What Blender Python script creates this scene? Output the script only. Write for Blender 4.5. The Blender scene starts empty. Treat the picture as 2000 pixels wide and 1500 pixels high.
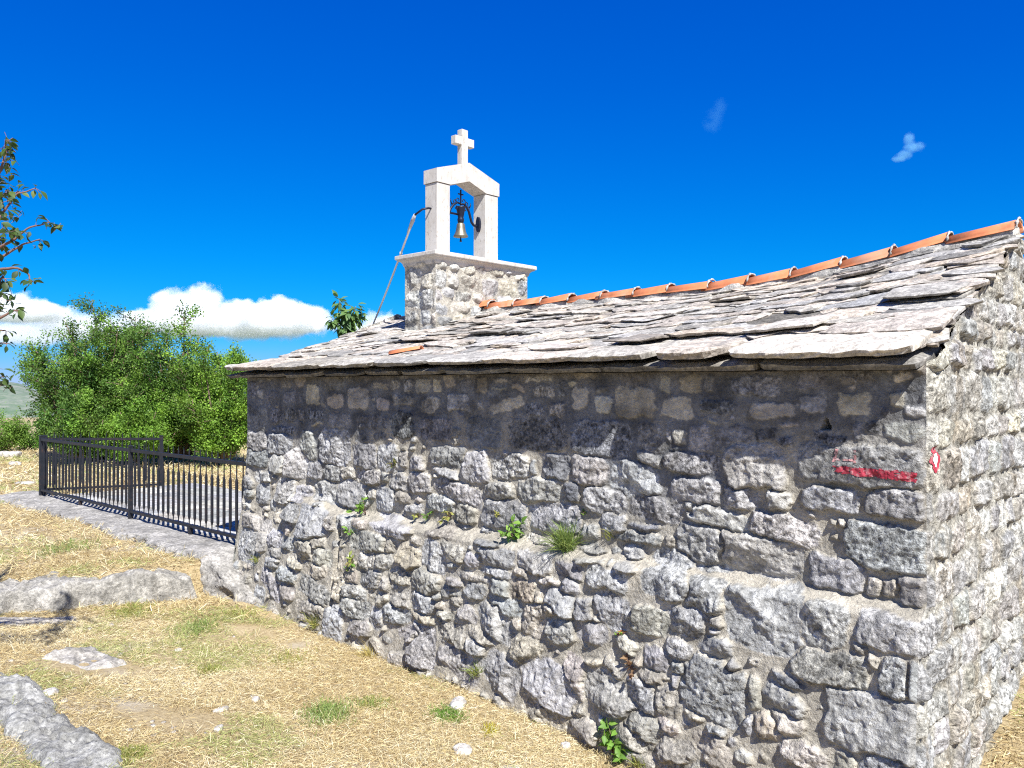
import bpy, math, random
import numpy as np
from mathutils import Vector

random.seed(11)
RNG = np.random.default_rng(11)
SC = bpy.context.scene
COL = SC.collection

# ------------------------------------------------------------------ camera model and site plan
F = 1590.0                      # focal length in photograph pixels (2000 wide)
HORY = 756.0                    # horizon row
C0 = np.array([2.036, 4.0])     # near corner of the chapel (camera stands at the origin, z = 0 is eye height)
DW = np.array([-0.737, 0.676])  # along the long wall
DG = np.array([0.676, 0.737])   # along the gable
UP = np.array([0, 0, 1.0])
DW3 = np.array([DW[0], DW[1], 0]); DG3 = np.array([DG[0], DG[1], 0])
WLEN = 6.43
RIDGE_S = 2.0
FAR_S = 3.2


def P3(t, s, z):
    """wall frame -> world: t along the long wall, s into the building"""
    t = np.asarray(t, float); s = np.asarray(s, float); z = np.asarray(z, float)
    t, s, z = np.broadcast_arrays(t, s, z)
    return np.stack([C0[0] + DW[0]*t + DG[0]*s, C0[1] + DW[1]*t + DG[1]*s, z], -1)


def at(px, py, Y):
    return np.array([(px-1000)/F*Y, Y, -(py-HORY)/F*Y])


def sstep(a, b, x):
    u = np.clip((x-a)/(b-a), 0, 1)
    return u*u*(3-2*u)


# ------------------------------------------------------------------ noise
def _hash(ix, iy, iz, seed):
    h = (ix.astype(np.uint32)*np.uint32(374761393)) ^ (iy.astype(np.uint32)*np.uint32(668265263)) ^ \
        (iz.astype(np.uint32)*np.uint32(2246822519)) ^ np.uint32((seed*3266489917) & 0xffffffff)
    h = (h ^ (h >> np.uint32(15)))*np.uint32(2246822519)
    h = (h ^ (h >> np.uint32(13)))*np.uint32(3266489917)
    return ((h ^ (h >> np.uint32(16))) & np.uint32(0xffffff)).astype(np.float64)/float(0xffffff)


def vnoise(p, seed=0):
    """value noise in -1..1 of an (..., 3) array"""
    i = np.floor(p).astype(np.int64); f = p-i
    u = f*f*f*(f*(f*6-15)+10)
    x, y, z = i[..., 0], i[..., 1], i[..., 2]
    r = 0
    for dx in (0, 1):
        wx = u[..., 0] if dx else 1-u[..., 0]
        for dy in (0, 1):
            wy = u[..., 1] if dy else 1-u[..., 1]
            for dz in (0, 1):
                wz = u[..., 2] if dz else 1-u[..., 2]
                r = r + wx*wy*wz*_hash(x+dx, y+dy, z+dz, seed)
    return r*2-1


def fbm(p, oct=4, gain=.5, lac=2.07, seed=0):
    a, s, r = 1.0, 0.0, 0
    q = np.array(p, float)
    for k in range(oct):
        r = r + a*vnoise(q, seed+k*17); s += a
        a *= gain; q = q*lac+3.7
    return r/s


def ridged(p, oct=4, gain=.5, seed=0):
    a, s, r = 1.0, 0.0, 0
    q = np.array(p, float)
    for k in range(oct):
        r = r + a*(1-2*np.abs(vnoise(q, seed+k*13))); s += a
        a *= gain; q = q*2.1+1.3
    return r/s


# ------------------------------------------------------------------ mesh helpers
def make_mesh(name, V, faces, mat=None, parent=None, col=None, smooth=False, origin=None, mats=None, fmat=None):
    """one mesh object; V in world metres, stored relative to origin (or to its top parent's place)"""
    V = np.asarray(V, float).reshape(-1, 3)
    o = np.zeros(3)
    if origin is not None: o = np.asarray(origin, float)
    me = bpy.data.meshes.new(name)
    if parent is not None:
        q = parent; o = np.zeros(3)
        while q is not None:
            o += np.array(q.location); q = q.parent
    V = V-o
    if isinstance(faces, np.ndarray) and faces.ndim == 2:
        k = faces.shape[1]; nf = len(faces)
        loops = faces.ravel(); starts = np.arange(nf)*k
    else:
        loops = np.fromiter((i for f in faces for i in f), int)
        ln = np.fromiter((len(f) for f in faces), int)
        nf = len(ln); starts = np.concatenate([[0], np.cumsum(ln)[:-1]])
    me.vertices.add(len(V)); me.vertices.foreach_set('co', V.astype(np.float32).ravel())
    me.loops.add(len(loops)); me.loops.foreach_set('vertex_index', loops.astype(np.int32))
    me.polygons.add(nf); me.polygons.foreach_set('loop_start', starts.astype(np.int32))
    me.polygons.foreach_set('use_smooth', np.full(nf, bool(smooth)))
    if col is not None:
        c = np.asarray(col, float)
        if c.shape[-1] == 3: c = np.concatenate([c, np.ones(c.shape[:-1]+(1,))], -1)
        at_ = me.attributes.new('col', 'FLOAT_COLOR', 'POINT')
        at_.data.foreach_set('color', c.astype(np.float32).ravel())
    for m in (mats or ([mat] if mat else [])): me.materials.append(m)
    if fmat is not None: me.polygons.foreach_set('material_index', np.asarray(fmat, np.int32))
    me.update(calc_edges=True); me.validate()
    ob = bpy.data.objects.new(name, me); COL.objects.link(ob)
    if parent is not None: ob.parent = parent
    else: ob.location = o
    return ob


def tag(o, label=None, cat=None, group=None, kind=None):
    if label: o['label'] = label
    if cat: o['category'] = cat
    if group: o['group'] = group
    if kind: o['kind'] = kind
    return o


def thing(name, loc, label, cat, group=None):
    o = bpy.data.objects.new(name, None); COL.objects.link(o)
    o.location = [float(v) for v in loc]; o.empty_display_size = .2
    return tag(o, label, cat, group)


def quad_grid(n, m):
    """faces of an n x m vertex grid stored row-major [i*m+j]"""
    i, j = np.meshgrid(np.arange(n-1), np.arange(m-1), indexing='ij')
    a = (i*m+j).ravel()
    return np.stack([a, a+m, a+m+1, a+1], -1)


class MB:
    """collects pieces into one mesh"""
    def __init__(s): s.v = []; s.f = []; s.c = []; s.n = 0
    def add(s, V, faces, col=None):
        V = np.asarray(V, float).reshape(-1, 3)
        s.v.append(V)
        for f in faces: s.f.append([int(i)+s.n for i in f])
        c = np.ones((len(V), 4))*.5 if col is None else np.broadcast_to(np.asarray(col, float), (len(V), len(np.atleast_1d(np.asarray(col, float)).ravel()) if np.ndim(col) == 1 else np.shape(col)[-1]))
        if c.shape[1] == 3: c = np.concatenate([c, np.ones((len(V), 1))], 1)
        s.c.append(c); s.n += len(V)
        return s
    def box(s, c, ax, ay, az, col=None, bevel=0.0):
        """box from centre and three half-axis vectors, with chamfered edges if bevel is set"""
        c, ax, ay, az = [np.asarray(v, float) for v in (c, ax, ay, az)]
        if bevel <= 0:
            V = [c+sx*ax+sy*ay+sz*az for sx in (-1, 1) for sy in (-1, 1) for sz in (-1, 1)]
            return s.add(V, [(0, 1, 3, 2), (4, 6, 7, 5), (0, 4, 5, 1), (2, 3, 7, 6), (0, 2, 6, 4), (1, 5, 7, 3)], col)
        L = [np.linalg.norm(v) for v in (ax, ay, az)]
        k = [1-min(.45, bevel/max(l, 1e-6)) for l in L]
        V = []; idx = {}
        for sx in (-1, 1):
            for sy in (-1, 1):
                for sz in (-1, 1):
                    for q in range(3):
                        m = [k[0], k[1], k[2]]; m[q] = 1
                        idx[(sx, sy, sz, q)] = len(V)
                        V.append(c+sx*m[0]*ax+sy*m[1]*ay+sz*m[2]*az)
        fs = []
        for sg in (-1, 1):
            o4 = [(-1, -1), (1, -1), (1, 1), (-1, 1)]
            fs.append([idx[(sg, a, b, 0)] for a, b in o4])
            fs.append([idx[(a, sg, b, 1)] for a, b in o4])
            fs.append([idx[(a, b, sg, 2)] for a, b in o4])
        for a in (-1, 1):
            for b in (-1, 1):
                fs.append([idx[(a, b, -1, 0)], idx[(a, b, 1, 0)], idx[(a, b, 1, 1)], idx[(a, b, -1, 1)]])
                fs.append([idx[(a, -1, b, 0)], idx[(a, 1, b, 0)], idx[(a, 1, b, 2)], idx[(a, -1, b, 2)]])
                fs.append([idx[(-1, a, b, 1)], idx[(1, a, b, 1)], idx[(1, a, b, 2)], idx[(-1, a, b, 2)]])
        for a in (-1, 1):
            for b in (-1, 1):
                for d in (-1, 1): fs.append([idx[(a, b, d, q)] for q in range(3)])
        return s.add(V, fs, col)
    def tube(s, pts, r, n=8, col=None, cap=True):
        pts = np.asarray(pts, float); k = len(pts)
        r = np.broadcast_to(np.asarray(r, float), (k,))
        T = np.gradient(pts, axis=0); T /= np.linalg.norm(T, axis=1)[:, None]+1e-9
        a = np.array([0, 0, 1.0]) if abs(T[0][2]) < .9 else np.array([1.0, 0, 0])
        u = np.cross(T[0], a); u /= np.linalg.norm(u)
        V = []
        for i in range(k):
            u = u-T[i]*np.dot(u, T[i]); u /= np.linalg.norm(u)+1e-9
            w = np.cross(T[i], u)
            for j in range(n):
                an = 2*math.pi*j/n
                V.append(pts[i]+r[i]*(math.cos(an)*u+math.sin(an)*w))
        fs = [[i*n+j, i*n+(j+1) % n, (i+1)*n+(j+1) % n, (i+1)*n+j] for i in range(k-1) for j in range(n)]
        if cap: fs.append(list(range(n))[::-1]); fs.append([(k-1)*n+j for j in range(n)])
        return s.add(V, fs, col)
    def lathe(s, c, prof, n=24, col=None):
        """revolve [(radius, height)] about the vertical through c"""
        c = np.asarray(c, float)
        V = [c+np.array([r*math.cos(2*math.pi*j/n), r*math.sin(2*math.pi*j/n), h]) for r, h in prof for j in range(n)]
        k = len(prof)
        fs = [[i*n+j, i*n+(j+1) % n, (i+1)*n+(j+1) % n, (i+1)*n+j] for i in range(k-1) for j in range(n)]
        fs.append(list(range(n))[::-1]); fs.append([(k-1)*n+j for j in range(n)])
        return s.add(V, fs, col)
    def prism(s, poly, depth, col=None):
        """extrude a planar polygon (k,3) along the vector depth"""
        poly = np.asarray(poly, float); k = len(poly)
        V = np.concatenate([poly, poly+np.asarray(depth, float)])
        fs = [list(range(k))[::-1], list(range(k, 2*k))]+[[i, (i+1) % k, k+(i+1) % k, k+i] for i in range(k)]
        return s.add(V, fs, col)
    def build(s, name, mat, parent=None, smooth=False, origin=None):
        return make_mesh(name, np.concatenate(s.v), s.f, mat, parent, np.concatenate(s.c), smooth, origin)


# ------------------------------------------------------------------ materials
def new_mat(name):
    m = bpy.data.materials.new(name); m.use_nodes = True
    nt = m.node_tree; b = nt.nodes['Principled BSDF']
    return m, nt, b


def nd(nt, kind, **kw):
    n = nt.nodes.new(kind)
    for k, v in kw.items():
        if k.startswith('i_'): n.inputs[k[2:].replace('_', ' ')].default_value = v
        else: setattr(n, k, v)
    return n


def noise_node(nt, scale, detail=6, rough=.6, vec=None, dist=0.0):
    n = nd(nt, 'ShaderNodeTexNoise'); n.inputs['Scale'].default_value = scale
    n.inputs['Detail'].default_value = detail; n.inputs['Roughness'].default_value = rough
    n.inputs['Distortion'].default_value = dist
    if vec is not None: nt.links.new(vec, n.inputs['Vector'])
    return n


def maprange(nt, src, a, b, c, d):
    n = nd(nt, 'ShaderNodeMapRange'); nt.links.new(src, n.inputs['Value'])
    for k, v in zip(('From Min', 'From Max', 'To Min', 'To Max'), (a, b, c, d)): n.inputs[k].default_value = v
    return n.outputs[0]


def math_node(nt, op, a, b):
    n = nd(nt, 'ShaderNodeMath', operation=op)
    for i, v in enumerate((a, b)):
        if isinstance(v, (int, float)): n.inputs[i].default_value = v
        else: nt.links.new(v, n.inputs[i])
    return n.outputs[0]


def mixc(nt, fac, a, b, mode='MIX'):
    n = nd(nt, 'ShaderNodeMix', data_type='RGBA', blend_type=mode)
    for k, v in ((0, fac), (6, a), (7, b)):
        if isinstance(v, (int, float)): n.inputs[k].default_value = v
        elif isinstance(v, tuple): n.inputs[k].default_value = (*v, 1) if len(v) == 3 else v
        else: nt.links.new(v, n.inputs[k])
    return n.outputs[2]


def rock_mat(name, speck=.6, blotch=.25, bump=.5, fine=70, rough=.9, stain=None, stain_amt=0.0, bdist=.012):
    """weathered stone: colour from the mesh's own stone tint, speckled with lichen and pits"""
    m, nt, b = new_mat(name)
    at_ = nd(nt, 'ShaderNodeAttribute', attribute_name='col')
    tc = nd(nt, 'ShaderNodeTexCoord').outputs['Object']
    n1 = noise_node(nt, fine, 5, .72, tc); n2 = noise_node(nt, fine*.18, 5, .6, tc); n3 = noise_node(nt, fine*.42, 4, .7, tc, .4)
    lo, hi = 1-speck, 1+speck*.75
    f1 = maprange(nt, n1.outputs[0], .36, .64, lo, hi)
    f3 = maprange(nt, n3.outputs[0], .38, .62, 1-speck*.6, 1+speck*.5)
    f2 = maprange(nt, n2.outputs[0], .35, .65, 1-blotch, 1+blotch)
    f13 = math_node(nt, 'MULTIPLY', f1, f3)
    al = at_.outputs['Alpha']
    d = math_node(nt, 'SUBTRACT', f13, 1.0)
    d = math_node(nt, 'MULTIPLY', d, al)
    f13 = math_node(nt, 'ADD', d, 1.0)
    f = math_node(nt, 'MULTIPLY', f13, f2)
    cmb = nd(nt, 'ShaderNodeCombineColor')
    for i in range(3): nt.links.new(f, cmb.inputs[i])
    c = mixc(nt, 1.0, at_.outputs['Color'], cmb.outputs[0], 'MULTIPLY')
    if stain is not None:
        n4 = noise_node(nt, fine*.09, 6, .65, tc, .6)
        c = mixc(nt, maprange(nt, n4.outputs[0], .52, .70, 0, stain_amt), c, stain)
    nt.links.new(c, b.inputs['Base Color'])
    b.inputs['Roughness'].default_value = rough
    b.inputs['Specular IOR Level'].default_value = .25
    h = math_node(nt, 'ADD', math_node(nt, 'MULTIPLY', n1.outputs[0], .6), n3.outputs[0])
    bp = nd(nt, 'ShaderNodeBump'); bp.inputs['Strength'].default_value = bump; bp.inputs['Distance'].default_value = bdist
    nt.links.new(h, bp.inputs['Height']); nt.links.new(bp.outputs[0], b.inputs['Normal'])
    return m


def leaf_mat(name, trans=.35, rough=.5):
    m, nt, b = new_mat(name)
    at_ = nd(nt, 'ShaderNodeAttribute', attribute_name='col')
    nt.links.new(at_.outputs['Color'], b.inputs['Base Color'])
    b.inputs['Roughness'].default_value = rough; b.inputs['Specular IOR Level'].default_value = .3
    tr = nd(nt, 'ShaderNodeBsdfTranslucent')
    hs = nd(nt, 'ShaderNodeHueSaturation'); hs.inputs['Value'].default_value = 1.25; hs.inputs['Saturation'].default_value = 1.1
    nt.links.new(at_.outputs['Color'], hs.inputs['Color']); nt.links.new(hs.outputs[0], tr.inputs['Color'])
    mx = nd(nt, 'ShaderNodeMixShader'); mx.inputs[0].default_value = trans
    nt.links.new(b.outputs[0], mx.inputs[1]); nt.links.new(tr.outputs[0], mx.inputs[2])
    nt.links.new(mx.outputs[0], nt.nodes['Material Output'].inputs['Surface'])
    return m


M = {}
M['wall'] = rock_mat('wall_stone', .72, .24, 1.0, 46, .92, bdist=.02)
M['slab'] = rock_mat('roof_limestone', .46, .26, .9, 40, .92, (.17, .165, .155), .7)
M['rock'] = rock_mat('field_limestone', .48, .30, 1.0, 38, .92, (.16, .155, .14), .65, .02)
M['leaf'] = leaf_mat('leaf_green', .35)
M['straw'] = leaf_mat('dry_straw', .22, .7)


def plain_mat(name, colour, rough=.6, metal=0.0, var=.15, scale=20, bump=0.0, second=None, amt=0.0, spec=.4):
    m, nt, b = new_mat(name)
    tc = nd(nt, 'ShaderNodeTexCoord').outputs['Object']
    n = noise_node(nt, scale, 6, .65, tc)
    f = maprange(nt, n.outputs[0], .3, .7, 1-var, 1+var)
    cmb = nd(nt, 'ShaderNodeCombineColor')
    for i in range(3): nt.links.new(f, cmb.inputs[i])
    c = mixc(nt, 1.0, colour, cmb.outputs[0], 'MULTIPLY')
    if second:
        n2 = noise_node(nt, scale*.5, 6, .7, tc, .5)
        c = mixc(nt, maprange(nt, n2.outputs[0], .52, .66, 0, amt), c, second)
    nt.links.new(c, b.inputs['Base Color'])
    b.inputs['Roughness'].default_value = rough; b.inputs['Metallic'].default_value = metal
    b.inputs['Specular IOR Level'].default_value = spec
    if bump:
        bp = nd(nt, 'ShaderNodeBump'); bp.inputs['Strength'].default_value = bump; bp.inputs['Distance'].default_value = .006
        nt.links.new(n.outputs[0], bp.inputs['Height']); nt.links.new(bp.outputs[0], b.inputs['Normal'])
    return m


M['iron'] = plain_mat('black_iron', (.012, .014, .02), .5, 0, .3, 25, .25, (.07, .035, .02), .55)
M['bell_iron'] = plain_mat('dark_cast_iron', (.012, .016, .035), .45, .3, .3, 30, .2)
M['bronze'] = plain_mat('aged_bronze', (.26, .23, .17), .45, .7, .2, 30, .15, (.25, .30, .24), .4)
M['terracotta'] = plain_mat('terracotta', (.55, .185, .08), .85, 0, .32, 6, .4, (.34, .27, .20), .6)
M['rope'] = plain_mat('white_cord', (.74, .72, .68), .8, 0, .1, 60)
M['cloth'] = plain_mat('grey_cord_knot', (.42, .42, .44), .9, 0, .2, 60)
M['bark'] = plain_mat('bark', (.16, .115, .08), .9, 0, .3, 30, .6)
M['twig'] = plain_mat('reddish_twig', (.19, .11, .085), .8, 0, .2, 40)
M['red_paint'] = plain_mat('worn_red_paint', (.36, .03, .055), .75, 0, .3, 60, .5, (.5, .36, .35), .7)
M['faded_paint'] = plain_mat('faded_red_paint', (.44, .22, .215), .8, 0, .3, 60, .5, (.38, .36, .35), .8)
M['white_paint'] = plain_mat('worn_white_paint', (.80, .78, .76), .75, 0, .1, 60, .5)
M['soil'] = plain_mat('dry_soil_dark', (.09, .07, .05), .95, 0, .2, 30)


def travertine():
    m, nt, b = new_mat('cut_white_limestone')
    tc = nd(nt, 'ShaderNodeTexCoord').outputs['Object']
    mp = nd(nt, 'ShaderNodeMapping'); mp.inputs['Scale'].default_value = (1, 1, .4); nt.links.new(tc, mp.inputs[0])
    n1 = noise_node(nt, 55, 3, .5, mp.outputs[0]); n2 = noise_node(nt, 9, 5, .6, tc); n3 = noise_node(nt, 130, 2, .5, tc)
    base = mixc(nt, maprange(nt, n2.outputs[0], .35, .65, 0, 1), (.60, .575, .535), (.50, .465, .42))
    pit = maprange(nt, n1.outputs[0], .62, .67, 0, .62)
    c = mixc(nt, pit, base, (.30, .265, .23))
    c = mixc(nt, maprange(nt, n3.outputs[0], .3, .7, .25, 0), c, (.45, .41, .36))
    mp2 = nd(nt, 'ShaderNodeMapping'); mp2.inputs['Scale'].default_value = (14, 14, 1.3); nt.links.new(tc, mp2.inputs[0])
    n4 = noise_node(nt, 1.6, 6, .65, mp2.outputs[0])
    c = mixc(nt, maprange(nt, n4.outputs[0], .5, .72, 0, .55), c, (.30, .285, .26))
    nt.links.new(c, b.inputs['Base Color']); b.inputs['Roughness'].default_value = .8
    bp = nd(nt, 'ShaderNodeBump'); bp.inputs['Strength'].default_value = .5; bp.inputs['Distance'].default_value = .004; bp.invert = True
    nt.links.new(pit, bp.inputs['Height']); nt.links.new(bp.outputs[0], b.inputs['Normal'])
    return m


M['cut_stone'] = travertine()

# ------------------------------------------------------------------ masonry relief
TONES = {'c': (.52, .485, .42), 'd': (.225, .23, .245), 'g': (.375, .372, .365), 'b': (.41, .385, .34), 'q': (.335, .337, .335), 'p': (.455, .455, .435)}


class Field:
    """relief of a masonry face on a regular grid of (u, z)"""
    def __init__(s, U, Z, seed):
        s.U, s.Z, s.seed = U, Z, seed
        s.u0 = U[0, 0]; s.du = U[1, 0]-U[0, 0]
        p = np.stack([U, Z, np.full_like(U, seed*1.7)], -1); s.p = p
        s.Uw = U+.016*vnoise(p*11, seed)+.008*vnoise(p*33, seed+1)+.004*vnoise(p*80, seed+11)
        s.Zw = Z+.016*vnoise(p*11, seed+2)+.008*vnoise(p*33, seed+3)+.004*vnoise(p*80, seed+12)
        s.s1 = np.full(U.shape, -1.); s.s2 = np.full(U.shape, -1.); s.idx = np.full(U.shape, -1)
        s.st = []
    def put(s, cu, cz, a, b, rot=0, pw=3.2, **kw):
        i = len(s.st); s.st.append(dict(cu=cu, cz=cz, a=a, b=b, **kw))
        R = max(a, b)*1.25+.05
        k0 = max(0, int((cu-R-s.u0)/s.du)); k1 = min(s.U.shape[0], int((cu+R-s.u0)/s.du)+2)
        if k1 <= k0: return
        sl = slice(k0, k1)
        du = s.Uw[sl]-cu; dz = s.Zw[sl]-cz
        if rot:
            c, n = math.cos(rot), math.sin(rot); du, dz = du*c+dz*n, dz*c-du*n
        m = (np.abs(du/a)**pw+np.abs(dz/b)**pw)**(1/pw)
        v = (1-m)*min(a, b)
        s1, s2, ix = s.s1[sl], s.s2[sl], s.idx[sl]
        w = v > s1
        s2[:] = np.where(w, s1, np.maximum(s2, v)); ix[:] = np.where(w, i, ix); s1[:] = np.where(w, v, s1)
    def value(s, u, z):
        k = int(np.clip((u-s.u0)/s.du, 0, s.U.shape[0]-1))
        j = int(np.argmin(np.abs(s.Z[k]-z)))
        return s.s1[k, j]
    def edge(s):
        return np.minimum(s.s1, (s.s1-s.s2)*.55)-.0045
    def arr(s, key, default=0.0):
        a = np.array([d.get(key, default) for d in s.st]+[default], float)
        return a[s.idx]
    def relief(s, rng, mortar_h=0.0):
        e = s.edge()
        prot, r = s.arr('prot'), s.arr('rad', .03)
        k = np.clip(e/np.maximum(r, 1e-4), 0, 1)
        prof = np.sqrt(np.clip(1-(1-k)**2, 0, 1))
        cu, cz = s.arr('cu'), s.arr('cz')
        du, dz = s.U-cu, s.Z-cz
        n = len(s.st)
        fac = s.arr('facet')
        pl = np.full(s.U.shape, 9.)
        for q in range(3):
            gx = np.append(rng.normal(0, 1, n), 0)[s.idx]; gz = np.append(rng.normal(-.15, 1, n), 0)[s.idx]
            of = np.append(rng.uniform(.85, 1.35, n), 1)[s.idx]
            pl = np.minimum(pl, prot*of+fac*(gx*du+gz*dz))
        h = np.clip(pl, -.2*prot, 1.6*prot)*prof
        tq = 2.2*fbm(np.stack([s.U*8, s.Z*9, s.arr('cu')*9], -1), 3, .55, seed=s.seed+44); fl_ = np.floor(tq)
        h = h+.22*prot*(fl_+sstep(.38, .62, tq-fl_))*np.clip(e/.01, 0, 1)
        inside = e > 0
        hzz = rng.uniform(0, 50, n+1)[s.idx]; pc = np.stack([s.U, s.Z*.8+s.U*.35, hzz], -1)
        crk = np.exp(-(vnoise(pc*[7, 9, 1]+.35*vnoise(s.p*25, 3)[..., None], s.seed+60)/.035)**2)*sstep(.1, .3, vnoise(pc*[3, 3, 1], s.seed+61))
        ro = s.arr('rough', .004)
        h = h+np.where(inside, ro*(1.2*ridged(s.p*[16, 16, 1], 4, .55, s.seed+5)+.8*fbm(s.p*[38, 38, 1], 3, .6, seed=s.seed+7)), 0)*np.clip(e/.012, 0, 1)
        mort = (.007+.5*mortar_h)*fbm(s.p*[13, 13, 1], 4, .6, seed=s.seed+9)+mortar_h
        h = h-np.where(inside, .35*np.minimum(prot, .03)*crk*np.clip(e/.01, 0, 1), 0)
        h = np.where(inside, np.maximum(h+mortar_h*.3, mort-.004), mort)
        return h, e, inside
    def colour(s, rng, mortar_rgb):
        e = s.edge(); n = len(s.st)
        tc = np.array([d['rgb'] for d in s.st]+[(0, 0, 0)])
        jit = np.append(rng.normal(1, .13, n), 1)[:, None]; hue = rng.normal(0, .012, (n+1, 3))+np.maximum(rng.normal(.01, .035, (n+1, 1)), -.006)*np.array([1, .35, -1.1])
        tc = np.clip(tc*jit*(1+hue), .03, .9)
        c = tc[s.idx]
        big = 1+.16*fbm(s.p*[5, 5, 1], 3, seed=s.seed+21)
        hz_ = rng.uniform(0, 50, n+1)[s.idx]                       # every stone weathers in its own pattern
        pz = np.stack([s.U*1.0, s.Z*1.25, hz_], -1)
        dk = sstep(.12, .42, fbm(pz*[21, 21, 1], 4, .62, seed=s.seed+51)); lt = sstep(.18, .5, fbm(pz*[15, 15, 1]+5, 4, .6, seed=s.seed+53))
        amt = s.arr('spk', .8)
        big = (big*(1-.42*amt*dk)*(1+.28*amt*lt))[..., None]
        k = sstep(-.002, .006, e+.004*vnoise(s.p*[60, 60, 1], s.seed+30))[..., None]
        rgb = mortar_rgb*(1-k)+c*big*k
        al = .30+(s.arr('spk', .8)*rng.uniform(.35, 1.2, n+1)[s.idx]-.30)*k[..., 0]
        return np.concatenate([rgb, al[..., None]], -1)


# ------------------------------------------------------------------ the chapel
base_pt = P3(3.0, 1.6, -2.3)
CH = thing('chapel', base_pt, 'small old stone chapel with a slab roof and white bell arch', 'chapel')


def ledge_z(t):
    return np.interp(t, [0, 1.5, 4.6, 4.95, 5.0, 5.55, 5.6, 6.5], [-1.10, -1.08, -1.09, -1.07, -1.02, -1.03, -1.16, -1.19])


def off_long(t, z):
    lz = ledge_z(t)
    k = sstep(.035, -.055, z-lz)
    e = sstep(5.3, 5.75, t)
    k = k*(1-e)+e*sstep(-.45, -1.9, z)
    return .125*k+.10*np.clip((lz-z)/1.2, 0, 1.4)


def unproj(px, py):
    k = (px-1000)/F; o = 0.02
    for _ in range(4):
        cx, cy = C0[0]-DG[0]*o, C0[1]-DG[1]*o
        t = (k*cy-cx)/(DW[0]-k*DW[1]); Y = cy+DW[1]*t; z = -(py-HORY)/F*Y
        o = float(off_long(t, z))+.02
    return t, z


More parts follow.
